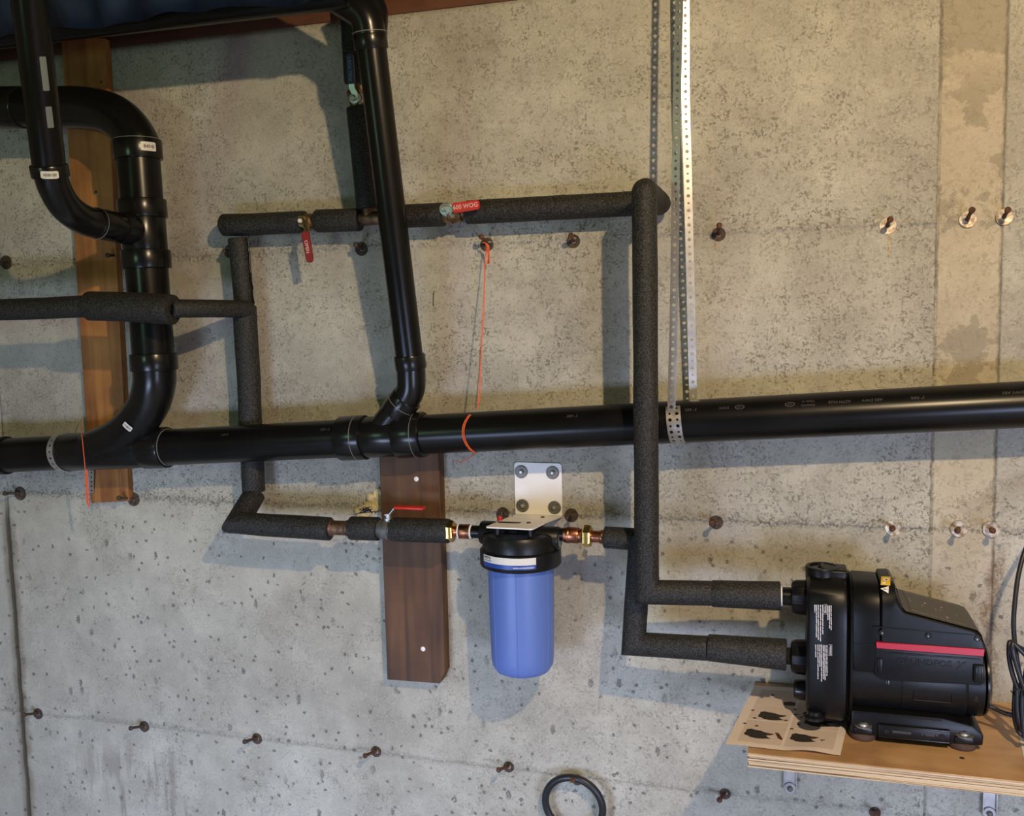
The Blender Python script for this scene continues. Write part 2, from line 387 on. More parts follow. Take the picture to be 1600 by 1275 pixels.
M = {
 'concrete': concrete_mat(), 'foam': foam_mat(), 'ply': ply_mat(),
 'abs': plain('black_abs_plastic', (.0052, .0052, .005), .28, var=.25, scale=9, bump=.03, spec=.24),
 'abs_fit': plain('black_abs_fitting', (.0065, .0065, .0063), .25, var=.2, scale=12, spec=.34),
 'glue': plain('dried_glue_seam', (.16, .16, .15), .4),
 'print': plain('faded_print', (.060, .057, .05), .6),
 'copper': plain('copper', (.50, .19, .10), .34, 1.0, var=.3, scale=60, dirt=(.20, .09, .05)),
 'oldcopper': plain('tarnished_copper', (.20, .11, .065), .5, .8, var=.3, scale=70, dirt=(.09, .055, .035)),
 'brass': plain('brass', (.68, .45, .13), .27, 1.0, var=.2, scale=60),
 'oldbrass': plain('dull_brass', (.28, .19, .09), .45, .9, var=.3, scale=70, dirt=(.12, .07, .035)),
 'greybrass': plain('grey_valve_body', (.12, .12, .11), .55, .5, var=.3, scale=70),
 'steel': plain('zinc_steel', (.50, .50, .49), .45, .95, var=.12, scale=50),
 'strap': plain('galvanised_strap', (.48, .47, .44), .36, .75, var=.12, scale=45),
 'washer': plain('dull_washer', (.17, .155, .135), .5, .6, var=.2, scale=120),
 'rust': plain('rust', (.115, .046, .022), .85, .1, var=.4, scale=160, bump=.5, dirt=(.05, .022, .012)),
 'rustdark': plain('dark_rust', (.07, .045, .03), .85, .1, var=.4, scale=160, bump=.5, dirt=(.035, .026, .02)),
 'disc': plain('pale_metal_disc', (.52, .46, .37), .5, .4, var=.35, scale=110, dirt=(.24, .17, .10)),
 'red': plain('red_vinyl', (.52, .018, .012), .38, var=.12, scale=60),
 'darkred': plain('dark_red_vinyl', (.22, .012, .018), .33, var=.15, scale=60),
 'blue': plain('blue_vinyl', (.010, .022, .10), .38, var=.12),
 'mark': plain('pale_print', (.70, .42, .38), .6), 'bluemark': plain('pale_blue_print', (.16, .22, .30), .6),
 'sump': plain('blue_housing_plastic', (.105, .175, .47), .42, var=.03, scale=5),
 'cap': plain('black_cap_plastic', (.007, .007, .007), .36, var=.2, spec=.3),
 'white': plain('white_powder_coat', (.80, .77, .73), .45, var=.03, scale=20),
 'paper': plain('printed_paper', (.80, .72, .72), .8, var=.03, scale=20),
 'papercell': plain('paper_tint', (.66, .56, .54), .8, var=.03, scale=20),
 'whitepaper': plain('white_paper', (.72, .74, .76), .8, var=.02),
 'ink': plain('dark_ink', (.030, .026, .024), .7), 'inkred': plain('brown_ink', (.10, .028, .022), .7), 'inkblue': plain('blue_ink', (.16, .23, .33), .7),
 'sticker': plain('white_sticker', (.68, .66, .60), .5), 'stickerdim': plain('grey_sticker', (.14, .17, .18), .5),
 'navy': plain('blue_label_band', (.012, .055, .30), .4),
 'pump': plain('black_pump_plastic', (.0052, .0053, .0056), .37, var=.18, scale=200, bump=.05, spec=.24),
 'pumpgloss': plain('glossy_pump_plastic', (.008, .008, .009), .26, var=.1, scale=20, spec=.4),
 'panel': plain('grey_control_panel', (.070, .066, .060), .5, var=.04),
 'stripe': plain('crimson_stripe', (.42, .012, .035), .4),
 'rubber': plain('brown_rubber', (.085, .05, .042), .8, var=.2),
 'yellow': plain('yellow_label', (.74, .50, .03), .5, var=.05),
 'warnwhite': plain('warning_label_white', (.78, .74, .68), .5),
 'labeltext': plain('grey_white_print', (.58, .56, .56), .6),
 'twine': plain('orange_twine', (.85, .13, .035), .7, var=.2, scale=400),
 'board': wood_mat('orange_pine', (.48, .21, .055), (.22, .08, .02), 'Z', .6),
 'brownboard': wood_mat('brown_board', (.145, .062, .019), (.066, .028, .009), 'Z', .8),
 'shelf': wood_mat('sanded_plywood', (.62, .40, .22), (.53, .32, .165), 'X', .7, .33),
 'sill': wood_mat('sill_timber', (.12, .045, .02), (.07, .028, .013), 'X'),
 'dark': plain('dark_timber', (.035, .024, .017), .8, var=.3),
 'floor': plain('floor_concrete', (.30, .29, .27), .85, var=.2, scale=8),
 'bluesheet': plain('blue_plastic_sheet', (.004, .014, .038), .45, var=.35, scale=7),
 'spray': plain('cream_spray_foam', (.62, .50, .27), .9, var=.2, scale=60, bump=.6),
 'cable': plain('black_cable', (.014, .014, .017), .38),
 'bulb': None,
}

# ------------------------------------------------------------------ the setting
def frange(a, b, s):
    n = int(round((b - a) / s)); return [a + (b - a) * i / n for i in range(n + 1)]
SEAMX = (-2.022, 0.2755, 0.3905); SEAMZ = (1.795, 1.187, 0.577)
def build_wall():
    xs = set(frange(-3.2, 1.5, .0125)); zs = set(frange(0, 2.306, .0125))
    for s in SEAMX:
        xs = {x for x in xs if abs(x - s) > .011} | {s + o for o in (-.010, -.006, -.003, -.0012, 0, .0012, .003, .006, .010)}
    for s in SEAMZ:
        zs = {z for z in zs if abs(z - s) > .014} | {s + o for o in (-.012, -.008, -.004, -.002, 0, .002, .004, .008, .012)}
    xs, zs = sorted(xs), sorted(zs); nx, nz = len(xs), len(zs); V = []
    for z in zs:
        for x in xs:
            y = .0012 * mnoise.noise(Vector((x * 3, z * 3, 1))) + .0008 * mnoise.noise(Vector((x * 14, z * 14, 2)))
            n = mnoise.noise(Vector((x * 40, z * 40, 5)))
            for i, s in enumerate(SEAMX):
                dx = x - s + .0006 * n
                if i == 0: y += .005 * math.exp(-(dx / .004) ** 2) - .003 * math.exp(-((dx - .006) / .005) ** 2)
                else: y += .0035 * math.exp(-(dx / .0016) ** 2)
            if SEAMX[1] < x < SEAMX[2]: y += .0018
            for i, s in enumerate(SEAMZ):
                dz = z - s + .0015 * n
                y += (-.0022 * math.exp(-(dz / .005) ** 2) * (.6 + n) + .0016 * math.exp(-((dz + .005) / .003) ** 2))
            V.append((x, y, z))
    F = [(j * nx + i, j * nx + i + 1, (j + 1) * nx + i + 1, (j + 1) * nx + i) for j in range(nz - 1) for i in range(nx - 1)]
    # return along the top and the back so that the wall has thickness
    b = len(V); V += [(-3.2, .2, 0), (1.5, .2, 0), (1.5, .2, 2.306), (-3.2, .2, 2.306)]
    top = [(nz - 1) * nx + i for i in range(nx)]
    F.append(tuple(top + [b + 2, b + 3])); F.append((b, b + 1, b + 2, b + 3)); F.append((0, b + 3, b) if False else (0, b, b + 3, (nz - 1) * nx)); F.append((nx - 1, nz * nx - 1, b + 2, b + 1))
    me = bpy.data.meshes.new('wall_back'); me.from_pydata(V, [], F); me.update()
    for p in me.polygons[:-4]: p.use_smooth = True
    me.materials.append(M['concrete']); o = bpy.data.objects.new('wall_back', me); COL.objects.link(o)
    # normals must face the room
    bm = bmesh.new(); bm.from_mesh(me); bmesh.ops.recalc_face_normals(bm, faces=bm.faces); bm.to_mesh(me); bm.free()
    return struct(o)
wall = build_wall()
lab(tube('pencil_mark', [W(678, 455, .0015), W(677, 467, .0015), W(677.5, 478, .0015)], .0008, M['ink'], wall, seg=6), 'short black pencil stroke')
hair = tube('crack', [W(751, 541, .0008), W(748, 590, .0008), W(743, 638, .0008)], .0006, M['washer'], wall, seg=6)
struct(box('wall_left', (-3.3, -4.2, 0), (-3.2, .2, 2.60), M['floor']))
struct(box('wall_right', (1.5, -4.2, 0), (1.6, .2, 2.60), M['floor']))
struct(box('floor', (-3.2, -4.2, -.1), (1.5, .2, 0), M['floor']))
struct(box('ceiling', (-3.2, -4.2, 2.60), (1.5, .2, 2.66), M['dark']))
# sill plate on top of the wall, rim joist above
sz = 2.306
struct(box('trim_1', (-3.2, -.004, sz), (1.5, .14, sz + .040), M['sill'], bev=.002))
struct(box('trim_2', (-3.2, .10, sz + .040), (1.5, .14, 2.60), M['dark']))

# ------------------------------------------------------------------ timber on the wall
def board(name, pxs, d, m, label, group=None, cut=None):
    P = [W(u, v, d) for u, v in pxs]
    th = thing(name, label, 'board', (P[0] + P[2]) / 2, group)
    poly = [Vector((p.x, -d, p.z)) for p in P]
    prism('plank', poly, (0, d + .001, 0), m, th, bev=.0012, seg=1)
    return th
b1 = board('wall_board', [(95, 56), (164, 60), (201, 783), (142, 786)], .020, M['board'], 'orange pine board fixed upright on the wall behind the black drain stack')
for u, v in ((158, 128), (150, 300)):
    p = W(u, v, .020); lathe('nail', [(.0, .0015), (.003, .0012), (.0038, 0), (.0038, -.001)], p, (0, -1, 0), M['rust'], b1, seg=12)
b2 = board('wall_board', [(591, 672), (684, 672), (695, 1050), (687, 1068), (605, 1062)], .034, M['brownboard'], 'dark brown stained board fixed upright left of the blue water filter')
for u, v in ((650.5, 748.5), (661, 1014)):
    p = W(u, v, .034); lathe('nail', [(.0, .002), (.004, .0017), (.0058, .0005), (.0058, -.001)], p, (0, -1, 0), M['white'], b2, seg=16)

# ------------------------------------------------------------------ blue sheet under the joists
def blue_sheet():
    edge = [(-60, 60), (0, 58), (40, 52), (80, 40), (120, 46), (150, 42), (175, 42), (205, 32), (240, 27), (280, 18), (330, 14), (400, 11), (460, 6), (500, 2), (540, -6)]
    rows = 12; V = []; F = []
    E = smoothpath([W(u, v, .30) for u, v in edge], 4)
    for j in range(rows):
        t = j / (rows - 1)
        for i, p in enumerate(E):
            fold = .016 * math.sin(i * .7 + t * 3) * (1 - t * .4) + .012 * mnoise.noise(Vector((i * .3, t * 4, 0)))
            V.append((p.x + .01 * t, p.y - .62 * t ** 1.3 + fold * .6, p.z + (2.585 - p.z) * (1 - (1 - t) ** 1.8) - abs(fold) * .3 * (1 if 0 < j < rows - 1 else 0)))
    n = len(E)
    for j in range(rows - 1):
        for i in range(n - 1): F.append((j * n + i, j * n + i + 1, (j + 1) * n + i + 1, (j + 1) * n + i))
    o = mesh_obj('plastic_sheet', V, F, M['bluesheet'], None, ang=80)
    sm = o.modifiers.new('s', 'SOLIDIFY'); sm.thickness = .002
    return tag(o, 'dark blue plastic sheet sagging under the ceiling at top left', 'sheet')
blue_sheet()

# ------------------------------------------------------------------ black drain pipework
DR = thing('drain_pipework', 'glossy black plastic drain pipes, elbows and wyes crossing the whole wall', 'pipe', W(600, 690, .095))
DD = .095; RM = .0435
mainpts = [W(-220, 722, DD), W(0, 711, DD), W(340, 696.5, DD), (W(700, 682.5, DD)), W(1070, 657.5, DD), W(1600, 632, DD), W(1760, 624, DD)]
A0, A1 = mainpts[0], mainpts[-1]
def mainat(u):
    """point of the straight main pipe seen at column u"""
    lo, hi = 0.0, 1.0
    for _ in range(40):
        t = (lo + hi) / 2; p = A0.lerp(A1, t); q = p - CAM
        if FPX * q.dot(AR) / q.dot(AF) + 800 < u: lo = t
        else: hi = t
    return A0.lerp(A1, (lo + hi) / 2)
A1 = W(1600, 632, DD); A0 = W(0, 712, DD); ex = A1 - A0; A1 = A1 + ex * ((1.48 - A1.x) / ex.x); A0 = A0 - ex * ((A0.x + 3.18) / ex.x)
dirm = (A1 - A0).normalized()
mp = tube('main_pipe', [A0, A1], RM, M['abs'], DR, seg=48)
def hub_at(a, b, r, name='coupling', parent=DR, lip=.003, m=None):
    """socket of a fitting between two points, a raised lip at both ends"""
    a, b = Vector(a), Vector(b); L = (b - a).length
    return lathe(name, [(r - .004, 0), (r - .001, .0006), (r, .003), (r, L - .003), (r - .001, L - .0006), (r - .004, L)], a, b - a, m or M['abs_fit'], parent, seg=40)
def glue_ring(p, ax, r, parent): 
    return lathe('glue_seam', [(r - .001, -.0012), (r + .0007, -.0006), (r + .0007, .0006), (r - .001, .0012)], p, ax, M['glue'], parent, seg=40)
# hubs on the main pipe
h = hub_at(mainat(-40), mainat(12), .049)
h = hub_at(mainat(228), mainat(262), .050); glue_ring(mainat(263), dirm, RM + .0008, h)
h = hub_at(mainat(533), mainat(573), .0505); glue_ring(mainat(560), dirm, .0505, h)
h = hub_at(mainat(622), mainat(664), .0505); glue_ring(mainat(652), dirm, .0503, h)
hub_at(mainat(570), mainat(625), .0465, 'wye_body')
hub_at(mainat(103), mainat(232), .0470, 'sweep_body')
# vent pipe that leans down to the wye
V0, V1 = W(579, 60, .22), W(640.5, 566, .118)
vd = (V1 - V0).normalized()
RV = .0300
tube('vent_pipe', [V0, V1], RV, M['abs'], DR, seg=40)
c0 = W(640.5, 566, .118)
q0 = mainat(588); q0 = q0 + Vector((0, -.0, .0))
hub_at(W(639.2, 554, .120), W(642.5, 577, .116), .0342)
el = fillet([W(642, 574, .116), W(643, 612, .110), W(608, 655, .100)], [0, .06, 0])
tube('elbow', el[:-1] + [W(618, 643, .102)], .0315, M['abs_fit'], DR, seg=36)
h = hub_at(W(636.5, 621, .106), W(617, 646, .102), .0350); glue_ring(W(628, 631.5, .104), W(617, 646, .102) - W(636.5, 621, .106), .0350, h)
tube('wye_branch', [W(630, 628, .104), q0], .0325, M['abs_fit'], DR, seg=36)
# top of the vent
h = hub_at(W(577.5, 53, .221), W(580.5, 78, .215), .0345); glue_ring(W(577.3, 51, .221), vd, .0345, h)
et = fillet([W(579, 62, .22), W(573, 24, .228), W(490, -28, .235)], [0, .05, 0])
tube('elbow', et, .0325, M['abs_fit'], DR, seg=36)
tube('vent_pipe', [W(500, -22, .235), W(420, -72, .25)], .030, M['abs'], DR, seg=32)
tube('elbow', fillet([W(588, 55, .205), W(590, 20, .20), W(565, -40, .2)], .04), .022, M['abs_fit'], DR, seg=28)
tube('ceiling_pipe', [W(545, -12, .262), Vector((-2.6, -.262, W(545, -12, .262).z + .010))], .030, M['abs'], DR, seg=32)
# tall stack at the left
RS = pxr(67, 215, 270, .14)
sp = [W(215, 230, .14), W(216, 270, .14), W(224, 360, .14), W(231, 440, .14), W(240, 560, .135)]
s0, s1 = sp[0], sp[-1]; sdv = (s1 - s0).normalized()
def stk(v):
    lo, hi = -.3, 1.3
    for _ in range(40):
        t = (lo + hi) / 2; p = s0.lerp(s1, t) - CAM
        if FPX * p.dot(AD) / p.dot(AF) + 637.5 < v: lo = t
        else: hi = t
    return s0.lerp(s1, (lo + hi) / 2)
tube('stack_pipe', [stk(222), stk(575)], RS * .97, M['abs'], DR, seg=44)
h = hub_at(stk(219), stk(250), RS + .0045); g1 = glue_ring(stk(219), sdv, RS + .003, h)
h = hub_at(stk(312), stk(341), RS + .0055)
h = hub_at(stk(391), stk(420), RS + .0065)
hub_at(stk(338), stk(395), RS + .0005, 'tee_body')
h = hub_at(stk(552), stk(579), RS + .0045)
# elbow at its head, horizontal pipe to the left
tube('elbow', smoothpath([stk(236), stk(222), W(197, 196, .14), W(170, 177, .14), W(132, 169, .14), W(95, 168, .14)], 6), RS * .98, M['abs_fit'], DR, seg=44)
tube('top_pipe', [W(120, 169, .14), W(-160, 166, .16), W(-160, 166, .16) + Vector((-.9, -.03, 0))], RS * .90, M['abs'], DR, seg=40)
hub_at(W(36, 168, .145), W(-4, 168, .147), RS * .98)
# long sweep from the stack into the main pipe
sw = smoothpath([stk(572), W(241, 600, .132), W(232, 632, .125), W(211, 662, .115), W(183, 685, .105), mainat(140)], 6)
tube('sweep', sw, [RS + (.046 - RS) * (i / (len(sw) - 1)) for i in range(len(sw))], M['abs_fit'], DR, seg=44)
# two-inch pipe dropping in front and sweeping into the tee
a0, a1 = W(38, -60, .56), W(77, 262, .44)
RA = pxr(50, 78, 240, .45)
tube('branch_pipe', [a0, a1], RA, M['abs'], DR, seg=36)
h = hub_at(W(75.5, 257, .443), W(79.5, 277, .436), RA + .0045)
br = smoothpath([a1, W(84, 290, .42), W(102, 322, .38), W(130, 343, .32), W(160, 351, .27), W(192, 357, .2), stk(362)], 6)
rr = [RA + (.0325 - RA) * min(1, i / (len(br) * .7)) for i in range(len(br))]
tube('elbow', br, rr, M['abs_fit'], DR, seg=36)
h = hub_at(W(147, 348, .295), W(186, 356, .215), .0335); glue_ring(W(152, 349.5, .285), W(186, 356, .22) - W(147, 348, .29), .0335, h)
hub_at(W(186, 356, .215), stk(362), .0352, 'tee_branch')
# stickers
def sticker(c, r, ax0, ax1, wd, ht, m, parent, bars=True, bm_='ink', lab_='small white barcode sticker'):
    """curved sticker round a pipe: c centre on the axis, ax0 axis direction, ax1 outward direction, wd around, ht along"""
    c, ax0, ax1 = Vector(c), Vector(ax0).normalized(), Vector(ax1); ax1 = (ax1 - ax0 * ax1.dot(ax0)).normalized(); s = ax0.cross(ax1)
    def pt(a, b, rr): th = a / r; return c + ax0 * b + (ax1 * math.cos(th) + s * math.sin(th)) * rr
    V, F = [], []; n = 10; rr = r + .0006
    for i in range(n + 1):
        a = wd * (i / n - .5); e = .0015 if i in (0, n) else 0
        V += [pt(a, -ht / 2 + e, rr), pt(a, ht / 2 - e, rr)]
    for i in range(n): F.append((2 * i, 2 * i + 1, 2 * i + 3, 2 * i + 2))
    st = mesh_obj('sticker', V, F, m, parent); lab(st, lab_)
    if bars:
        V, F = [], []; x = -wd * .36; R2 = random.Random(int(abs(c.x * 1000)))
        while x < wd * .34:
            ww = R2.uniform(.0006, .0018); h0 = ht * R2.uniform(.12, .22); k = len(V)
            V += [pt(x, -h0, rr + .0003), pt(x, h0, rr + .0003), pt(x + ww, h0, rr + .0003), pt(x + ww, -h0, rr + .0003)]; F.append((k, k + 1, k + 2, k + 3)); x += ww + R2.uniform(.0006, .0016)
        mesh_obj('barcode', V, F, M[bm_], st)
    return st
def toward(p, side=0.0, up=0.0): return (CAM - Vector(p)).normalized() + AR * side - AD * up
p = stk(234); sticker(p, RS + .005, sdv, toward(p, .62), .036, .020, M['sticker'], DR)
p = W(77.3, 266, .44); sticker(p, RA + .0052, (a1 - a0), toward(p, -.02), .033, .015, M['sticker'], DR)
p = W(218, 655, .118); sticker(p, .050, W(235, 625, .125) - W(200, 672, .11), toward(p, -.25), .024, .014, M['sticker'], DR)
for v0, ln in ((103, .062), (172, .040)):
    t = (v0 + 60) / 322; p = a0.lerp(a1, t); sticker(p, RA + .0003, (a1 - a0), toward(p, .50), .012, ln, M['stickerdim'], DR, False, lab_='faded pale sticker')
# printing along the pipe, upside down as it hangs
def pipe_text(u, body, size, ang=38, off=0.0):
    c = mainat(u)
    def place(x, y):
        th = math.radians(ang) - (y + off) / RM
        return c + dirm * (-x) + Vector((0, -math.cos(th), math.sin(th))) * (RM + .0004) if False else \
               c - dirm * x + Vector((0, -math.cos(th), math.sin(th))) * (RM + .0004)
    text_obj('printing', body, size, M['print'], DR, place)
for u, s in ((1082, '3" ABS'), (1133, 'DWV'), (1310, 'ASTM F628'), (1360, 'ABS DWV'), (1430, '3" PIPE'), (1576, 'DWV ABS'), (900, '3" ABS'), (520, '3" ABS'), (365, 'DWV')):
    pipe_text(u, s, .0085)
pipe_text(1262, 'Made in', .0075, off=-.0045); pipe_text(1262, 'America', .0075, off=.0045)
for u in (1157, 1234):
    c = mainat(u); V = []; F = []; n = 20
    for i in range(n):
        for rr_ in (.0085, .0068):
            a = 2 * PI * i / n; th = math.radians(38) + math.sin(a) * rr_ * .62 / RM
            V.append(c + dirm * math.cos(a) * rr_ * 1.1 + Vector((0, -math.cos(th), math.sin(th))) * (RM + .0004))
    for i in range(n): k = (i + 1) % n; F.append((2 * i, 2 * i + 1, 2 * k + 1, 2 * k))
    mesh_obj('printed_mark', V, F, M['print'], DR)
    def place(x, y, c=c):
        th = math.radians(38) - y / RM; return c - dirm * x + Vector((0, -math.cos(th), math.sin(th))) * (RM + .0004)
    text_obj('printing', 'nsf', .0075, M['print'], DR, place)

# ------------------------------------------------------------------ foam-covered water pipework
WP = thing('water_pipework', 'water pipes in black foam sleeves with copper joints and lever valves around the wall', 'pipe', W(700, 333, .055))
def sleeve(pts, r, seed=0, wob=.05, bend=0, bev=.003, hole=.45, name='foam_sleeve', step=.03):
    P = fillet(pts, bend) if bend else [Vector(p) for p in pts]
    if isinstance(r, (int, float)): P2 = densify(P, step); R = r
    else:
        P2 = densify(P, step); L = sum((b - a).length for a, b in zip(P2, P2[1:])); acc = 0; R = [r[0]]
        for a, b in zip(P2, P2[1:]): acc += (b - a).length; R.append(r[0] + (r[1] - r[0]) * acc / L)
    return tube(name, P2, R, M['foam'], WP, seg=32, wob=wob, seed=seed, bev=bev, hole=hole)
RF = .0250
# copper core visible in the gaps
def core(a, b, r=.0145, m='oldcopper', name='copper_pipe'): return tube(name, [a, b], r, M[m], WP, seg=24)
# upper line
sleeve([W(349, 352, .055), W(400, 351, .055), W(477, 347, .055)], .0255, 1, wob=.09)
sleeve([W(495, 345.5, .055), W(563, 343.5, .055)], .0258, 2)
sleeve([W(634, 338, .055), W(694, 335, .055)], .0258, 3)
core(W(470, 347.5, .055), W(500, 345.5, .055)); core(W(555, 344, .055), W(640, 338, .055), .0125)
core(W(688, 335.5, .055), W(735, 332.5, .055), .0125)
hub_at(W(556, 342.5, .055), W(600, 340, .055), .0155, 'copper_tee', WP, m=M['oldcopper'])
core(W(576, 342, .055), W(575, 316, .055), .0145, 'oldcopper')
# riser behind the vent pipe, with the blue-handled valve
sleeve([W(559, 168, .060), W(575, 326, .060)], .0255, 4)
sleeve([W(546, -30, .060), W(555, 130, .060)], .0245, 5)
core(W(553, 120, .060), W(560, 176, .060), .012)
# left drop
sleeve([W(372, 372, .055), W(382, 482, .055)], .0235, 6, wob=.07)
sleeve([W(382, 478, .055), W(389, 600, .055), W(396, 768, .055)], .0275, 7, wob=.06)
# split along the first sleeve: glued edge with bright flecks
V = []; F = []
sl = [W(388 + t * .075 + rnd.uniform(-1.2, 1.2), 372 + t, .058) for t in range(0, 108, 6)]
lab(tube('glued_slit', sl, .0024, M['abs_fit'], WP, seg=8), 'ragged glued slit')
lab(tube('glue_bead', [p + Vector((.0015, -.0022, 0)) for p in sl[:10]], .0007, M['glue'], WP, seg=6), 'pale glue bead')
# elbow at the bottom left and lower line to the filter
sleeve([W(398, 772, .055), W(371, 817, .128), W(440, 822, .130), W(517, 827, .130)], [.026, .0262], 8, wob=.09, bev=.004)
LZ = [W(u, v, .130) for u, v in ((517, 827), (745, 831))]
def low(u):
    return W(u, 824.5 + (u - 520) * (831 - 824.5) / 225, .130)
core(low(505), low(560), .0165, 'oldcopper'); hub_at(low(513), low(521), .0185, 'copper_collar', WP, m=M['oldcopper']); hub_at(low(540), low(548), .0180, 'copper_collar', WP, m=M['oldcopper'])
sleeve([low(548), low(592)], .0265, 9)
vb = hub_at(low(583), low(620), .0195, 'valve_body', WP, m=M['greybrass']); lab(vb, 'grey metal valve body')
hub_at(low(594), low(610), .0225, 'valve_ring', vb, m=M['greybrass'])
sleeve([low(613), low(702)], .0268, 10)
n1 = lathe('hex_nut', [(.0215, 0), (.0245, .003), (.0245, .012), (.0215, .016)], low(699), low(720) - low(699), M['brass'], WP, hexa=True); lab(n1, 'shiny brass hex nut')
lathe('nut_flange', [(.018, 0), (.0235, .001), (.0235, .005), (.018, .007)], low(694), low(720) - low(694), M['brass'], n1)
core(low(705), low(742), .0115, 'copper'); cpl = hub_at(low(717), low(738), .0160, 'copper_coupling', WP, m=M['copper'])
hub_at(low(735), low(738), .0168, 'sealing_tape', cpl, m=M['white']); hub_at(low(716), low(719), .0166, 'sealing_tape', cpl, m=M['white'])
def rgt(u): return W(u, 835 + (u - 880) * (842 - 835) / 105, .130)
lab(core(rgt(866), rgt(884), .0140, 'abs', 'nipple'), 'black threaded nipple')
lab(core(low(736), low(752), .0140, 'abs', 'nipple'), 'black threaded nipple')
c2 = hub_at(rgt(881), rgt(905), .0170, 'copper_coupling', WP, m=M['copper']); hub_at(rgt(885), rgt(891), .0182, 'copper_collar', c2, m=M['copper'])
core(rgt(900), rgt(948), .0125, 'copper')
n2 = lathe('hex_nut', [(.0205, 0), (.0235, .003), (.0235, .014), (.0205, .018)], rgt(911), rgt(930) - rgt(911), M['brass'], WP, hexa=True); lab(n2, 'shiny brass hex nut')
hub_at(rgt(903), rgt(912), .0150, 'copper_collar', c2, m=M['copper']); hub_at(rgt(937), rgt(945), .0145, 'copper_collar', c2, m=M['copper'])
# filter outlet: sleeve, drop, lower pump line
sleeve([rgt(944), rgt(1004)], .0225, 11, bev=.003)
sleeve([W(1001, 836, .137), W(990, 1006, .150), W(1107, 1013, .165)], .0243, 12, wob=.04)
sleeve([W(1106, 1012, .165), W(1229, 1023, .167)], [.0268, .0300], 13, wob=.05)
# upper line to the right, forward, riser, upper pump line
DRS = .192
sleeve([W(729, 332, .055), W(1030, 316, .055)], .0256, 14, wob=.03, hole=.45)
sleeve([W(1030, 318, .040), W(1007, 298, DRS), W(1009.5, 700, DRS), W(1011, 925, DRS), W(1113, 927, .172)], .0243, 15, wob=.045, bend=[0, .004, 0, 0, 0])
sleeve([W(1112, 927.5, .172), W(1220, 931, .168)], [.0262, .0285], 16, wob=.04)
lab(hub_at(W(1218, 931.5, .167), W(1223, 931.7, .167), .0192, 'white_ring', WP, m=M['whitepaper']), 'white plastic ring')
# crossing line at the left
sleeve([W(0, 484, .225) + Vector((-1.15, 0, -.01)), W(0, 484, .225), W(70, 482, .225), W(141, 478, .225)], .0250, 17, wob=.04)
sleeve([W(139, 478, .228), W(205, 480, .226), W(271, 484, .222)], .0330, 18, wob=.05, bev=.002)
sleeve([W(268, 482, .222), W(330, 482, .15), W(388, 483, .060)], .0205, 19, wob=.05)
# valve levers
def lever(name, c, hub_m, pts, grip, gm, parent, gw, txt=None, tm='mark', gd=None, screw='steel'):
    """c hub centre; pts: bare metal strip; grip: two ends of the dipped grip"""
    c = Vector(c)
    vl = lathe('valve_stem', [(.0, .016), (.006, .0155), (.0075, .013), (.0075, .009), (.0125, .0085), (.0125, 0), (.015, -.001), (.015, -.020)], c, (0, -1, 0), M[hub_m], parent, seg=20)
    lathe('stem_screw', [(0, .0205), (.0045, .020), (.0055, .0165), (.0055, .014)], c, (0, -1, 0), M[screw], vl, seg=6)
    def strip(nm, P, w_, t_, m_, rnd_=False):
        V, F = [], []; P = [Vector(q) for q in P]
        for i, q in enumerate(P):
            t = (P[min(i + 1, len(P) - 1)] - P[max(i - 1, 0)]).normalized()
            nrm = Vector((0, -1, 0)); sd = t.cross(nrm).normalized(); nrm = sd.cross(t).normalized()
            ww = w_[i] if isinstance(w_, (list, tuple)) else w_
            V += [q + sd * ww / 2 + nrm * t_ / 2, q - sd * ww / 2 + nrm * t_ / 2, q - sd * ww / 2 - nrm * t_ / 2, q + sd * ww / 2 - nrm * t_ / 2]
        for i in range(len(P) - 1):
            for j in range(4): F.append((4 * i + j, 4 * i + (j + 1) % 4, 4 * i + 4 + (j + 1) % 4, 4 * i + 4 + j))
        k = 4 * (len(P) - 1); F += [(3, 2, 1, 0), (k, k + 1, k + 2, k + 3)]
        me = bpy.data.meshes.new('t'); me.from_pydata([tuple(v) for v in V], [], F); bm = bmesh.new(); bm.from_mesh(me); bpy.data.meshes.remove(me)
        bmesh.ops.bevel(bm, geom=list(bm.edges), offset=min(t_ * .42, .0022) if rnd_ else t_ * .2, segments=3, affect='EDGES', clamp_overlap=True)
        return bm_obj(nm, bm, m_, vl)
    strip('lever', pts, .013, .0025, M['steel' if hub_m == 'steel' else 'oldbrass'])
    g0, g1 = Vector(grip[0]), Vector(grip[1]); e = (g1 - g0)
    gp = strip('grip', [g0, g0 + e * .04, g0 + e * .5, g0 + e * .93, g1], [gw * .85, gw, gw, gw * .92, gw * .5], .0075, M[gm], True)
    lab(gp, {'red': 'bright red dipped grip', 'darkred': 'dark red dipped grip', 'blue': 'dark blue dipped grip'}[gm])
    if txt:
        t = e.normalized(); nrm = Vector((0, -1, 0)); nrm = (nrm - t * nrm.dot(t)).normalized(); sd = nrm.cross(t)
        if sd.dot(Vector((0, 0, 1))) < 0 and abs(t.x) > .5: sd = -sd
        cc = g0 + e * .5 + nrm * .0042
        text_obj('lettering', txt, gw * .62, M[tm], gp, lambda x, y: cc + t * x + sd * y, bold=.02)
    return vl
ty = .075
lever('valve', W(474.5, 346, ty), 'oldbrass', [W(474, 346, ty + .014), W(480, 353, ty + .016), W(479, 358, ty + .018), W(477, 366, ty + .020)], [W(476.5, 362, ty + .020), W(485, 410, ty + .024)], 'darkred', WP, .0185, 'OPEN', 'mark', screw='sticker')
lever('valve', W(697, 327, ty), 'steel', [W(697, 328, ty + .014), W(703, 327, ty + .014), W(712, 325, ty + .018)], [W(708, 325.5, ty + .020), W(749, 319.5, ty + .026)], 'red', WP, .0215, '600 WOG', 'mark')
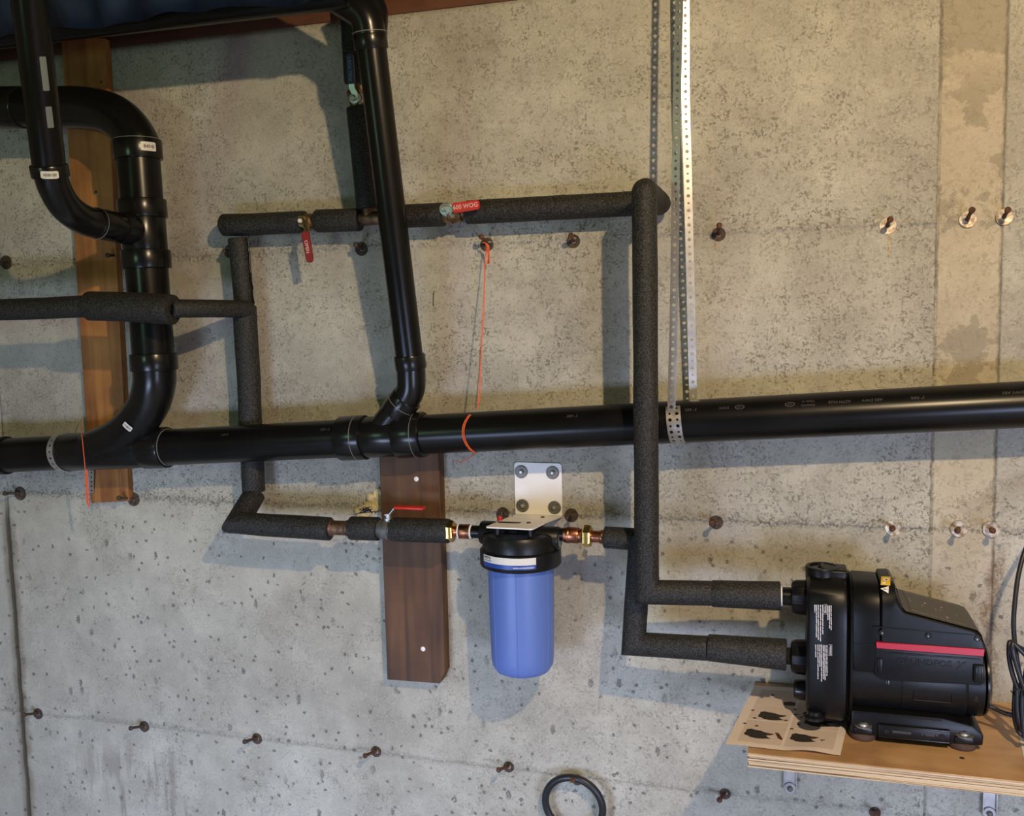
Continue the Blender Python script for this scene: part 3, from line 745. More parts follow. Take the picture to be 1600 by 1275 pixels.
bv = hub_at(W(690, 335.5, .055), W(722, 333, .055), .0190, 'valve_body', WP, m=M['oldbrass']); lab(bv, 'dull brass ball valve body')
hub_at(W(702, 335, .055), W(707, 334.6, .055), .0215, 'valve_ring', bv, m=M['oldbrass'])
bv = hub_at(W(474, 347.5, .055), W(494, 346.5, .055), .0190, 'valve_body', WP, m=M['oldbrass']); lab(bv, 'dull brass ball valve body')
lever('valve', W(556, 154, ty), 'steel', [W(556, 154, ty + .014), W(555, 147, ty + .014), W(550, 138, ty + .018), W(549, 128, ty + .02)], [W(549.5, 131, ty + .022), W(546.5, 84, ty + .026)], 'blue', WP, .0165, 'FULL PORT', 'bluemark')
bv = hub_at(W(553, 141, .060), W(560, 168, .060), .0175, 'valve_body', WP, m=M['oldbrass']); lab(bv, 'dull brass ball valve body')
# lower valve: lever seen edge-on, above the pipe
lv = lathe('valve_stem', [(.010, -.02), (.010, .006), (.007, .0065), (.007, .014), (0, .0145)], low(607) + Vector((0, 0, .020)), (0, 0, 1), M['steel'], WP, seg=16)
P = [low(604) + Vector((0, 0, .034)), low(611) + Vector((0, 0, .035)), low(619) + Vector((0, 0, .049))]
V = []; F = []
for q in P: V += [q + Vector((0, -.009, .001)), q + Vector((0, .009, .001)), q + Vector((0, .009, -.001)), q + Vector((0, -.009, -.001))]
for i in range(2):
    for j in range(4): F.append((4 * i + j, 4 * i + (j + 1) % 4, 4 * i + 4 + (j + 1) % 4, 4 * i + 4 + j))
F += [(0, 1, 2, 3), (8, 9, 10, 11)]
mesh_obj('lever', V, F, M['steel'], lv)
g0, g1 = low(618) + Vector((0, 0, .050)), low(664) + Vector((0, 0, .0495))
lab(box('grip', (g0.x, g0.y - .010, g0.z - .0032), (g1.x, g1.y + .010, g1.z + .0032), M['red'], lv, bev=.0028, seg=3), 'bright red dipped grip')
# wire twist behind the lower line
R3 = random.Random(11)
V = smoothpath([W(571 + R3.uniform(-9, 10), 796.5 + R3.uniform(-5, 5), .118 + R3.uniform(-.008, .008)) for i in range(20)], 5)
tag(tube('wire_twist', V, .0011, M['cable'], None, seg=6), 'small tangle of thin black wire on top of the lower foam pipe', 'wire')
# expanding foam
def spray_foam():
    bm = bmesh.new(); R2 = random.Random(3)
    for i in range(60):
        t = R2.random() ** .7; u = 556 + 38 * t + R2.uniform(-5, 5); v = 806 - 30 * t ** 2 + R2.uniform(-12, 6)
        if u > 593: u = 592
        c = W(u, v, .004); s = R2.uniform(.004, .012) * (1.15 - .3 * abs(t - .6))
        r = bmesh.ops.create_icosphere(bm, subdivisions=2, radius=s)
        for vv in r['verts']: vv.co = Vector((vv.co.x, vv.co.y * .6, vv.co.z)) * (1 + .35 * mnoise.noise(vv.co * 160 + Vector((i, 0, 0)))) + Vector((c.x, max(-.02, c.y), c.z))
    return tag(bm_obj('spray_foam', bm, M['spray']), 'lumpy cream expanding foam blob beside the brown board', 'foam')
spray_foam()

# ------------------------------------------------------------------ water filter
FD = .130
FCc = W(813.5, 870, FD); fx, fz = FCc.x, FCc.z
zc = lambda v: W(813.5, v, FD).z
FT = thing('water_filter', 'blue water filter housing with black cap on a white wall bracket', 'water filter', (fx, -FD, zc(1047)))
RC = pxr(129, 813, 870, FD) * .985; RSU = pxr(103, 813, 950, FD)
z0 = zc(888) + .010
ztop = W(813, 829, FD).z
cap = lathe('cap', [(RC - .012, 0), (RC - .002, .001), (RC, .004), (RC, .034), (RC - .002, .0365), (RC - .0055, .038), (RC - .0055, .041), (RC - .0065, ztop - z0 - .010), (RC - .010, ztop - z0 - .003), (RC - .02, ztop - z0), (0, ztop - z0)], (fx, -FD, z0), (0, 0, 1), M['cap'], FT, seg=72)
for sgn in (-1, 1):
    zc_ = W(813, 836, FD).z
    lathe('port', [(.0255, 0), (.0255, RC - .003), (.0235, RC), (.014, RC), (.014, RC - .01)], (fx, -FD, zc_ - (0.004 if sgn > 0 else -.002)), (sgn, 0, 0), M['cap'], cap, seg=32)
    lathe('port_ring', [(.0180, 0), (.0190, .0008), (.0178, .0016), (.0165, .0008)], (fx + sgn * (RC + .0002), -FD, zc_ - (0.004 if sgn > 0 else -.002)), (sgn, 0, 0), M['glue'], cap, seg=32)
zb = zc(1047) - .004; H = z0 + .004 - zb
prof = [(0, 0), (.020, .0005), (.042, .003), (.055, .009), (RSU * .93, .022), (RSU * .955, .04), (RSU * .985, H * .6), (RSU, H)]
prof[2] = (RSU * .62, .003); prof[3] = (RSU * .82, .009)
sump = lathe('sump', prof, (fx, -FD, zb), (0, 0, 1), M['sump'], FT, seg=72)
for k in (7, -40, 68, 115, 165, -90):
    th = math.radians(k)
    P = [Vector((fx + math.sin(th) * (r + .0002), -FD - math.cos(th) * (r + .0002), zb + h)) for r, h in prof[3:]]
    tube('rib', P, .0008, M['sump'], sump, seg=6)
# label on the cap
def capt(a, z): return Vector((fx + math.sin(a) * (RC + .0006), -FD - math.cos(a) * (RC + .0006), z))
def capband(name, a0_, a1_, za, zb_, m, par, off=0.0):
    V, F = [], []; n = 24
    for i in range(n + 1):
        a = a0_ + (a1_ - a0_) * i / n; o = Vector((math.sin(a), -math.cos(a), 0)) * off; V += [capt(a, za) + o, capt(a, zb_) + o]
    for i in range(n): F.append((2 * i, 2 * i + 1, 2 * i + 3, 2 * i + 2))
    return mesh_obj(name, V, F, m, par)
la0, la1 = math.radians(-46), math.radians(37); lz1, lz0 = z0 + .0335, z0 + .0095; lm = lz0 + .0095
lb = capband('label', la0, la1, lm, lz1, M['sticker'], FT); lab(lb, 'white and blue label strip')
capband('label_band', la0, la1, lz0, lm, M['navy'], lb)
def ct(a_left, zz, off=.0004): return lambda x, y: capt(a_left + x / RC, zz + y) + Vector((math.sin(a_left + x / RC), -math.cos(a_left + x / RC), 0)) * off
text_obj('lettering', 'WATTS', .0066, M['ink'], lb, ct(la0 + .04, lz1 - .0045), 'LEFT', bold=.03)
text_obj('lettering', 'pure water', .0054, M['ink'], lb, ct(la0 + .04, lz1 - .0100), 'LEFT')
text_obj('lettering', 'watts.com/purewater', .0062, M['whitepaper'], lb, ct(la1 - .045, lz0 + .0045), 'RIGHT', sx=.82, bold=.012)
# bracket
wp = [W(803, 722, .004), W(877.5, 724, .004), W(878.5, 806, .004), W(805, 803.5, .004)]
plate = prism('bracket', roundpoly([Vector((p.x, -.004, p.z)) for p in wp], [.009, .009, 0, 0]), (0, .004, 0), M['white'], FT, bev=.0006, seg=1)
lab(plate, 'white steel wall plate')
lp = [W(805, 803.5, .004), W(758, 823, .195), W(832, 826.5, .195), W(853, 816, .110), W(878.5, 806, .004)]
leaf = prism('bracket_leaf', roundpoly(lp, [0, .008, .008, .004, 0]), (0, 0, -.003), M['white'], FT, bev=.0004, seg=1)
for u, v in ((814.5, 737), (863.5, 738.5), (816.5, 790), (866.5, 793)):
    wz = lathe('washer', [(.0045, 0), (.0045, .0025), (.0135, .0022), (.0148, .001), (.0148, -.001)], W(u, v, .0045), (0, -1, 0), M['washer'], plate, seg=28)
    sc = lathe('screw', [(0, .007), (.0035, .0065), (.0052, .004), (.0055, .001), (.0055, 0)], W(u, v, .0065), (0, -1, 0), M['steel'], wz, seg=6)
for u, v, dd in ((797, 806, .04), (776, 817, .14), (848, 809.5, .04), (826, 818.5, .13)):
    p = W(u, v, dd)
    lathe('bolt', [(0, .004), (.0035, .004), (.0045, .003), (.0045, 0), (.007, 0), (.007, -.001)], p, (0, 0, 1), M['steel' if u < 800 else 'oldcopper'], leaf, seg=16)
for u in (776, 827):
    a, b_ = W(u, 826, .185), W(u, 848, .185); tube('post', [Vector((a.x, a.y + .008, a.z)), Vector((a.x, a.y + .008, b_.z))], .0055, M['cap'], cap, seg=16)
lab(lathe('relief_button', [(.006, -.02), (.006, .004), (.0045, .0065), (0, .007)], W(781, 811, .10), (0, 0, 1), M['red'], cap, seg=20), 'red pressure relief button')

# ------------------------------------------------------------------ perforated hanger straps
def perf_strap(name, pts, wvec, width, m, parent=None, pitch=.0145, rb=.0037, rs=.0025, thick=.0009, cols=1):
    """strip with real round holes, alternately large and small; wvec(i) gives the width direction"""
    P = [Vector(p) for p in pts]; L = [0]
    for a, b in zip(P, P[1:]): L.append(L[-1] + (b - a).length)
    def at(s):
        s = max(0, min(L[-1], s)); i = 0
        while i < len(L) - 2 and L[i + 1] < s: i += 1
        t = (s - L[i]) / max(1e-9, L[i + 1] - L[i]); return P[i].lerp(P[i + 1], t), t + i
    n = max(1, int(L[-1] / pitch)); pit = L[-1] / n; V, F = [], []
    cw = width / cols
    def add(s, x):
        c, f = at(s); V.append(c + wvec(f / (len(P) - 1)) * x); return len(V) - 1
    for i in range(n):
        for c in range(cols):
            x0 = -width / 2 + c * cw; xc_ = x0 + cw / 2; sc_ = (i + .5) * pit; r = rb if (i + c) % 2 == 0 else rs
            sq = [(i * pit, x0), (sc_, x0), ((i + 1) * pit, x0), ((i + 1) * pit, xc_), ((i + 1) * pit, x0 + cw), (sc_, x0 + cw), (i * pit, x0 + cw), (i * pit, xc_)]
            O = [add(*q) for q in sq]; I = []
            for q in sq:
                d = Vector((q[0] - sc_, q[1] - xc_)).normalized() * r; I.append(add(sc_ + d.x, xc_ + d.y))
            for k in range(8): F.append((O[k], O[(k + 1) % 8], I[(k + 1) % 8], I[k]))
    me = bpy.data.meshes.new(name); me.from_pydata([tuple(v) for v in V], [], F); bm = bmesh.new(); bm.from_mesh(me); bpy.data.meshes.remove(me)
    bmesh.ops.remove_doubles(bm, verts=bm.verts, dist=1e-5)
    o = bm_obj(name, bm, m, parent, smooth=False)
    md = o.modifiers.new('s', 'SOLIDIFY'); md.thickness = thick; md.offset = 0
    return o
HS = thing('hanger_strap', 'galvanised perforated strap hanging from the ceiling and looped under the black drain pipe', 'strap', mainat(1055))
def wv(a, b):   # width direction turns about the vertical from angle a to b (radians from +x)
    return lambda f: Vector((math.cos(a + (b - a) * f), -math.sin(a + (b - a) * f), 0))
c = mainat(1054)
front_top = c + Vector((0, -RM - .001, .012))
fs = smoothpath([W(1070, -300, .17), W(1060, 60, .155), W(1056, 250, .150), W(1053.5, 450, .146), Vector((c.x - .002, c.y - RM * .86, c.z + RM * .62))], 8)
perf_strap('strap_strand', fs, wv(.35, .02), .0160, M['strap'], HS)
c2_ = mainat(1066)
bs = smoothpath([W(1070, -300, .075), W(1071, 120, .068), W(1074, 250, .062), W(1079, 450, .05), W(1083, 618, .040), W(1084, 645, .036)], 8)
perf_strap('strap_strand', bs, wv(-.24, -.16), .0165, M['strap'], HS)
# loop: round the front of the pipe, two straps side by side
def loop_pts(cc, a0_, a1_, n=18, r=RM + .0012, drift=0.0):
    return [cc + dirm * (drift * i / n) + Vector((0, -math.cos(a0_ + (a1_ - a0_) * i / n), math.sin(a0_ + (a1_ - a0_) * i / n))) * r for i in range(n + 1)]
lp_ = perf_strap('strap_loop', loop_pts(mainat(1054), math.radians(52), math.radians(-205), 26, drift=.020), lambda f: dirm, .029, M['strap'], HS, cols=2, pitch=.0125)
HS2 = thing('pipe_strap', 'galvanised perforated strap wrapped round the drain pipe by the pine board', 'strap', mainat(98))
perf_strap('strap_loop', loop_pts(mainat(96), math.radians(75), math.radians(-130), 22, r=.0482, drift=.022), lambda f: dirm, .018, M['strap'], HS2, pitch=.0145, rb=.003)
perf_strap('strap_tail', [W(143, 735, .030), W(143, 752, .027), W(143, 770, .0235)], lambda f: Vector((1, 0, 0)), .014, M['strap'], HS2, pitch=.012, rb=.0026)

# ------------------------------------------------------------------ orange twine
TW = thing('twine', 'orange twine tied to a wall tie and looped round the drain pipe', 'string', W(760, 385, .03))
c = mainat(733)
tw = smoothpath([W(760, 383, .034), W(757.5, 410, .035), W(755.5, 470, .06), W(751, 560, .09), W(747.5, 632, .12)], 6)
tube('cord', tw + [W(746, 640, .125)], .0008, M['twine'], TW, seg=6)
tube('cord', [p + Vector((.002, .0, .0)) for p in tw[2:]], .0006, M['twine'], TW, seg=6)
for off in (0, .0035):
    q = [mainat(733) + dirm * (off + .014 * abs(math.sin((a - 10) * PI / 180)) ** 2) + Vector((0, -math.cos(math.radians(a)), math.sin(math.radians(a)))) * (RM + .0016) for a in range(62, -100, -9)]
    tube('loop', q, .0010, M['twine'], TW, seg=6)
for k in range(4):
    tube('knot', smoothpath([W(754 + k, 379, .036), W(759 + k * 1.5, 381 + k, .040), W(762 + k * .8, 392 + k, .034), W(763 + k * .6, 404 + 2 * k, .028), W(762, 411, .022)], 4), .0011, M['twine'], TW, seg=6)
q = [W(742 - 6 * i + 3 * math.sin(i * 2), 709 + 5 * i - i * i * .5 + 2 * math.cos(i * 3), .05 - .006 * i) for i in range(6)]
tube('loose_end', smoothpath(q, 4), .0009, M['twine'], TW, seg=6)
T2 = thing('twine', 'frayed orange twine end hanging in front of the drain pipe by the pine board', 'string', W(132, 690, .15))
tube('cord', smoothpath([W(127, 655, .02), W(127.5, 675, .13), W(130, 700, .152), W(133, 730, .150), W(136, 760, .14), W(138, 792, .13)], 6), .0009, M['twine'], T2, seg=6)
for k in range(4):
    tube('strand', smoothpath([W(133 + k, 734, .147), W(133.5 + 1.3 * k, 756, .14), W(134.5 + 1.6 * k, 778 + 3 * k, .13), W(136 + 1.5 * k, 786 + 4 * (k % 3), .128)], 5), .0007, M['twine'], T2, seg=6)

# ------------------------------------------------------------------ form ties
TIES = [  # base px, head px, look, label
 ((10, 410), (0, 411), 'd', 'dark rusty form tie stub in the top row left of the pine board'),
 ((186, 400), (168, 399), 'd', 'rusty form tie stub in the top row between pine board and drain stack'),
 ((360, 393), (351, 392), 'd', 'dark tie stub peeping out left of the insulated left drop pipe, top row'),
 ((565, 389), (556, 382), 'd', 'dark rusty form tie stub in the top row just left of the vent pipe'),
 ((761, 382), (752, 370), 'r', 'rusty form tie stub with orange twine tied to it'),
 ((896, 377), (892, 368), 'r', 'rusty form tie stub in the top row, left of the insulated riser'),
 ((1123, 366), (1124, 352), 'r', 'brown form tie stub in the top row just right of the perforated strap'),
 ((1387, 353), (1391, 343), 'p', 'pale disc form tie with a rust streak below it, top row at right'),
 ((1512, 343), (1519, 328), 'p', 'pale disc form tie in the top row, left one of the close pair'),
 ((1569, 339), (1575, 328), 'p', 'pale disc form tie in the top row, right one of the close pair'),
 ((32, 771), (7, 771), 'd', 'dark form tie stub in the middle row near the left edge of the picture'),
 ((209, 780), (185, 778), 'd', 'dark form tie stub in the middle row at the foot of the pine board'),
 ((786, 803), (791, 804), 'd', 'dark form tie just left of the white filter bracket'),
 ((893, 805), (895, 806), 'd', 'dark form tie just right of the white filter bracket'),
 ((1119, 816), (1112, 818), 'r', 'form tie with rusty head in the middle row, right of the insulated riser'),
 ((1396, 824), (1394, 826), 'p', 'pale disc form tie in the middle row above the pump'),
 ((1498, 826), (1496, 829), 'p', 'pale disc form tie in the middle row at right, left one of a pair'),
 ((1549, 827), (1551, 829), 'p', 'pale disc form tie in the middle row at right, right one of a pair'),
 ((60, 1115), (37, 1117), 'd', 'rusty form tie stub in the bottom row, leftmost, beside the dark wall seam'),
 ((226, 1135), (204, 1138), 'd', 'rusty form tie stub in the bottom row, second from the left'),
 ((402, 1154), (382, 1159), 'd', 'rusty form tie stub in the bottom row, third from the left'),
 ((588, 1174), (570, 1181), 'r', 'rusty form tie stub in the bottom row below the brown board'),
 ((795, 1198), (779, 1203), 'r', 'rusty form tie stub in the bottom row below the blue filter'),
 ((902, 1218), (894, 1219), 'r', 'rusty form tie stub inside the black tubing ring'),
 ((1133, 1240), (1124, 1250), 'r', 'rusty form tie stub in the bottom row below the instruction sheet'),
 ((1367, 1269), (1369, 1273), 'r', 'rusty form tie stub under the plywood shelf at the bottom edge of the picture'),
]
for (b, hd, look, lb_) in TIES:
    pb = W(*b, 0.0); L_ = .045
    # direction that carries the head to its place
    best = None
    for dd in (.018, .024, .030, .036, .045, .055):
        ph = W(*hd, dd); ln = (ph - pb).length; sc = abs(ln - .045)
        if best is None or sc < best[0]: best = (sc, ph)
    ph = best[1]
    t = thing('form_tie', lb_, 'form tie', pb, 'rusty form ties in the concrete wall')
    rd = pxr(25, *b, 0) if look == 'p' else pxr(21 if b[1] < 900 else 17, *b, 0)
    m_ = M['disc'] if look == 'p' else M['rustdark']
    lathe('washer', [(.0045, -.001), (.0050, .0012), (rd * .82, .0022), (rd, .0026), (rd * 1.03, .0008), (rd * 1.0, -.002)], pb, (0, -1, 0), m_, t, seg=24)
    rm = M['rust'] if look != 'd' else M['rustdark']
    mid = pb.lerp(ph, .45) + Vector((rnd.uniform(-.001, .001), 0, .001))
    tube('rod', [pb + Vector((0, .004, 0)), mid, ph], [.0042, .0034, .0040], rm, t, seg=10)
    ax = (ph - pb).normalized()
    lathe('head', [(0, .0045), (.0042, .0032), (.0062, .0005), (.0058, -.0035), (.0036, -.006)], ph, ax, rm, t, seg=14)
# rust streak below the top right tie
V = []
def streak(name, u, v0, v1, w0, m, lbl):
    V, F = [], []; n = 14; R2 = random.Random(int(u))
    for i in range(n + 1):
        t_ = i / n; v = v0 + (v1 - v0) * t_; ww = w0 * (1 - .75 * t_) * R2.uniform(.7, 1.2)
        V += [W(u - ww / 2, v, .0016), W(u + ww / 2, v, .0016)]
    for i in range(n): F.append((2 * i, 2 * i + 1, 2 * i + 3, 2 * i + 2))
    return lab(mesh_obj(name, V, F, m, wall), lbl)
M['streak'] = plain('rust_streak', (.46, .33, .17), .85, var=.25, scale=150)
streak('rust_stain', 1389, 364, 402, 4, M['streak'], 'yellow-brown rust streak')
streak('rust_stain', 1119, 378, 392, 3, M['streak'], 'yellow-brown rust streak')

# ------------------------------------------------------------------ black tubing ring at the bottom
rc = W(896.5, 1258, .030); rr_ = pxr(92, 896, 1258, .02)
P = [Vector((rc.x + math.cos(a) * rr_, -.030 - .006 * math.sin(a + .6), rc.z + math.sin(a) * rr_ * 1.0)) for a in [2 * PI * i / 56 for i in range(56)]]
tag(tube('tubing_ring', P, .0085, M['cable'], None, seg=16, closed=True), 'ring of black plastic tubing hung on a form tie at the bottom', 'tubing')

# ------------------------------------------------------------------ shelf
SZ = .8366; SY = -.345
SH = thing('shelf', 'plywood shelf fixed to the wall under the black pump', 'shelf', (.2, 0, SZ))
box('shelf_top', (-.068, SY, SZ - .0025), (.78, -.0015, SZ), M['shelf'], SH, bev=.0006, seg=1)
k = 0
for i, (a, b_) in enumerate(((.0026, .0062), (.0066, .0094), (.0100, .0136), (.0150, .0185), (.0188, .0225), (.0228, .0265))):
    off = (.0002, .0022, .0004, .0010, .0020, .0004)[i]
    box('ply', (-.068 + off, SY + off, SZ - b_), (.78, -.0015, SZ - a), M['ply'], SH)
lathe('screw_head', [(0, .0002), (.004, .0006), (.0045, 0)], Vector(WZ(1503, 1184.5, SZ)), (0, 0, 1), M['ink'], SH, seg=12)
def bracket(u, v, lb_):
    p = W(u, v, .006)
    t = thing('shelf_bracket', lb_, 'bracket', (p.x, 0, p.z), 'steel brackets under the shelf')
    prism('wall_leg', roundpoly([Vector((p.x - .0125, -.005, p.z + .012)), Vector((p.x - .0125, -.005, SZ - .0268)), Vector((p.x + .0125, -.005, SZ - .0268)), Vector((p.x + .0125, -.005, p.z + .012)), Vector((p.x + .0125, -.005, p.z - .013)), Vector((p.x - .0125, -.005, p.z - .013))], [0, 0, 0, 0, .009, .009]), (0, .005, 0), M['steel'], t, bev=.0006, seg=1)
    for s in (-1, 1): box('flange', (p.x + s * .0125 - .0008, -.011, p.z - .004), (p.x + s * .0125 + .0008, -.004, SZ - .0268), M['steel'], t)
    box('arm', (p.x - .0125, -.29, SZ - .0305), (p.x + .0125, -.004, SZ - .0267), M['steel'], t, bev=.0005, seg=1)
    wz = lathe('washer', [(.005, 0), (.005, .002), (.0115, .002), (.0125, .001), (.0125, 0)], (p.x, -.0065, p.z), (0, -1, 0), M['steel'], t, seg=28)
    lathe('bolt', [(0, .007), (.0035, .0068), (.0055, .005), (.0058, 0)], (p.x, -.0085, p.z), (0, -1, 0), M['washer'], wz, seg=14)
bracket(1234.5, 1231, 'left steel bracket under the plywood shelf')
bracket(1546, 1270, 'right steel bracket under the plywood shelf')

# ------------------------------------------------------------------ papers
PA, PB, PC = WZ(1179, 1071.5, SZ), WZ(1133, 1165, SZ), WZ(1313, 1182, SZ)
ex_, ey_ = PC - PB, PA - PB        # along the short and the long side
def pp(a, b, h=.0012):
    bl = a * .9 + .1
    curl = .004 * math.exp(-((a - .72) / .16) ** 2) * math.exp(-(b / .10) ** 2) + .0012 * math.sin(a * 9 + 1) * math.exp(-(b / .2) ** 2)
    p = PB + ex_ * a + ey_ * b
    return Vector((p.x, p.y, SZ + h + max(0, curl) + .0008 * (1 + math.sin(a * 7 + b * 5)) ))
def sheet_mesh(name, a0_, a1_, b0_, b1_, h, m, parent, nx=10, ny=10):
    V = [pp(a0_ + (a1_ - a0_) * i / nx, b0_ + (b1_ - b0_) * j / ny, h) for j in range(ny + 1) for i in range(nx + 1)]
    F = [(j * (nx + 1) + i, j * (nx + 1) + i + 1, (j + 1) * (nx + 1) + i + 1, (j + 1) * (nx + 1) + i) for j in range(ny) for i in range(nx)]
    return mesh_obj(name, V, F, m, parent, ang=80)
IS = thing('instruction_sheet', 'creased instruction sheet with dark pump drawings under the pump', 'paper', PB)
sheet_mesh('page', 0, 1.0, 0, 1.0, .0008, M['paper'], IS, 24, 24)
for a0_, a1_, b0_, b1_ in ((.09, .475, .06, .40), (.09, .475, .42, .655), (.09, .475, .665, .93), (.50, .93, .06, .325), (.50, .93, .335, .55), (.50, .93, .56, .93)):
    sheet_mesh('picture_frame', a0_, a1_, b0_, b1_, .0011, M['papercell'], IS, 8, 8)
def flat(name, pts, m, h=.0016):
    c = sum((Vector((a, b, 0)) for a, b in pts), Vector()) / len(pts)
    V = [pp(c.x, c.y, h)] + [pp(a, b, h) for a, b in pts]; n = len(pts)
    return mesh_obj(name, V, [(0, 1 + i, 1 + (i + 1) % n) for i in range(n)], m, IS)
def pump_draw(a, b, s):
    out = [(-.11, -.01), (-.10, .03), (-.105, .055), (-.07, .075), (-.03, .065), (.02, .06), (.05, .045), (.09, .035), (.145, .028), (.11, .005), (.075, -.005), (.10, -.03), (.13, -.045), (.06, -.06), (.01, -.065), (-.05, -.055), (-.075, -.035), (-.10, -.03)]
    flat('drawing', [(a + x * s * 1.05, b + y * s * .95) for x, y in out], M['ink'])
    for dx in (-.05, -.045): flat('drawing_detail', [(a + (dx + .018 * math.cos(t)) * s, b + ((.03 if dx == -.05 else -.025) + .014 * math.sin(t)) * s) for t in [k * PI / 4 for k in range(8)]], M['dark'], .0019)
    flat('drawing_detail', [(a + x * s, b + y * s) for x, y in ((.07, .035), (.145, .028), (.10, .008), (.07, .01))], M['inkred'], .0019)
pump_draw(.235, .185, 1.0); pump_draw(.285, .485, 1.0); pump_draw(.73, .44, 1.05); pump_draw(.64, .19, .95)
flat('drawing', [(.36, .70), (.36, .735), (.42, .745), (.47, .73), (.475, .69), (.42, .68), (.37, .685)], M['inkred'])
for a, b in ((.085, .33), (.15, .43), (.20, .31), (.10, .555), (.51, .54), (.52, .32), (.57, .39), (.49, .62), (.44, .44), (.57, .505)):
    flat('drawing_detail', [(a + .018 * math.cos(t), b + .010 * math.sin(t)) for t in [k * PI / 4 for k in range(8)]], M['ink'] if a not in (.44, .57) else M['inkred'])
flat('drawing_detail', [(.10, .79), (.115, .81), (.14, .805), (.145, .785), (.125, .775)], M['inkblue'])
flat('drawing_detail', [(.20, .84), (.22, .865), (.24, .84), (.22, .825)], M['ink'])
flat('drawing_detail', [(.385, .24), (.42, .235), (.475, .155), (.465, .14), (.43, .16)], M['inkred'])
flat('arrow', [(.80, .185), (.815, .165), (.84, .19), (.832, .197), (.816, .178), (.806, .192)], M['washer'])
WSx = [WZ(1584, 1112, SZ), WZ(1603, 1200, SZ), WZ(1700, 1200, SZ), WZ(1680, 1112, SZ)]
o = prism('paper_sheet', [Vector((p.x, p.y, SZ + .0006)) for p in WSx], (0, 0, .0008), M['whitepaper'])
tag(o, 'plain white paper sheet lying on the shelf at the right edge', 'paper')

# ------------------------------------------------------------------ the pump
PU = thing('water_pump', 'black electric water pump with red stripe standing on the shelf', 'pump', (.2, -.165, SZ))
PCY = -.167
def sup(cy, cz, hy, hz, n=4.0, seg=56):
    out = []
    for i in range(seg):
        a = 2 * PI * i / seg; c_, s_ = math.cos(a), math.sin(a)
        out.append((cy + hy * math.copysign(abs(c_) ** (2 / n), c_), cz + hz * math.copysign(abs(s_) ** (2 / n), s_)))
    return out
def loft(name, secs, m, parent, seg=56):
    """secs: (x, cy, cz, hy, hz, n)"""
    V, F = [], []
    for x, cy, cz, hy, hz, n in secs: V += [(x, y, z) for y, z in sup(cy, cz, hy, hz, n, seg)]
    for i in range(len(secs) - 1):
        for j in range(seg): j2 = (j + 1) % seg; F.append((i * seg + j, i * seg + j2, (i + 1) * seg + j2, (i + 1) * seg + j))
    F.append(tuple(range(seg))); F.append(tuple((len(secs) - 1) * seg + j for j in range(seg)))
    return mesh_obj(name, V, F, m, parent, ang=45)
hz0, hz1 = .853, 1.128; hc, hh = (hz0 + hz1) / 2, (hz1 - hz0) / 2
head = loft('pump_head', [(.034, PCY, hc, .068, hh - .014, 3.6), (.0355, PCY, hc, .074, hh - .006, 3.6), (.040, PCY, hc, .0785, hh - .001, 3.6), (.098, PCY, hc, .0825, hh, 3.8), (.104, PCY, hc, .0810, hh - .002, 3.8), (.1065, PCY, hc, .076, hh - .008, 3.8)], M['pump'], PU)
# filler neck on top
zt = W(1285, 884, .167).z
lathe('filler_neck', [(.030, 0), (.031, .03), (.032, .050), (.0305, .053), (.0245, .053), (.0235, .046), (0, .046)], (.0635, PCY, zt - .053), (0, 0, 1), M['pump'], head, seg=40)
pl = lathe('filler_plug', [(.0228, 0), (.0228, .003), (.0215, .004), (.010, .004), (.008, .001), (0, .001)], (.0635, PCY, zt - .0065), (0, 0, 1), M['pumpgloss'], head, seg=28)
box('plug_bar', (.0605, PCY - .020, zt - .004), (.0665, PCY + .020, zt + .0005), M['pump'], pl, bev=.001)
box('neck_block', (.062, PCY - .028, zt - .045), (.108, PCY + .028, zt - .001), M['pump'], head, bev=.005, seg=3)
# dark joint and clamp ring
loft('clamp_ring', [(.104, PCY, hc - .002, .072, hh - .014, 3.6), (.1105, PCY, hc - .002, .072, hh - .014, 3.6)], M['cap'], PU)
loft('rear_flange', [(.109, PCY, hc + .001, .081, hh - .003, 3.8), (.1115, PCY, hc + .001, .084, hh, 3.8), (.1155, PCY, hc, .082, hh - .003, 3.6)], M['pump'], PU)
# drain foot disc under the head
lathe('drain_plug', [(.0, -.002), (.014, -.002), (.0205, .0), (.0205, .005), (.014, .008), (.012, .014)], (W(1272, 1118, .235).x, -.235, W(1272, 1119, .235).z - .003), (0, 0, 1), M['pumpgloss'], head, seg=28)
# ports and unions
pz1, pz2, pz3 = W(1245, 932.5, .167).z, W(1245, 1026, .167).z, W(1245, 1077, .167).z
for i, pz in enumerate((pz1, pz2)):
    un = lathe('union_nut', [(.022, -.030), (.028, -.028), (.0315, -.020), (.0325, -.002), (.0325, .004)], (.036, PCY, pz), (1, 0, 0), M['pump'], PU, seg=72, ribs=12, ribh=.0012)
    lathe('tail_piece', [(.0175, -.0455), (.0175, -.030), (.0200, -.029), (.0200, -.024)], (.036, PCY, pz), (1, 0, 0), M['abs_fit'], un, seg=8 if i else 24)
lathe('side_plug', [(.0, -.024), (.016, -.024), (.0185, -.020), (.0205, 0), (.0205, .004)], (.036, PCY, pz3), (1, 0, 0), M['pumpgloss'], PU, seg=24)
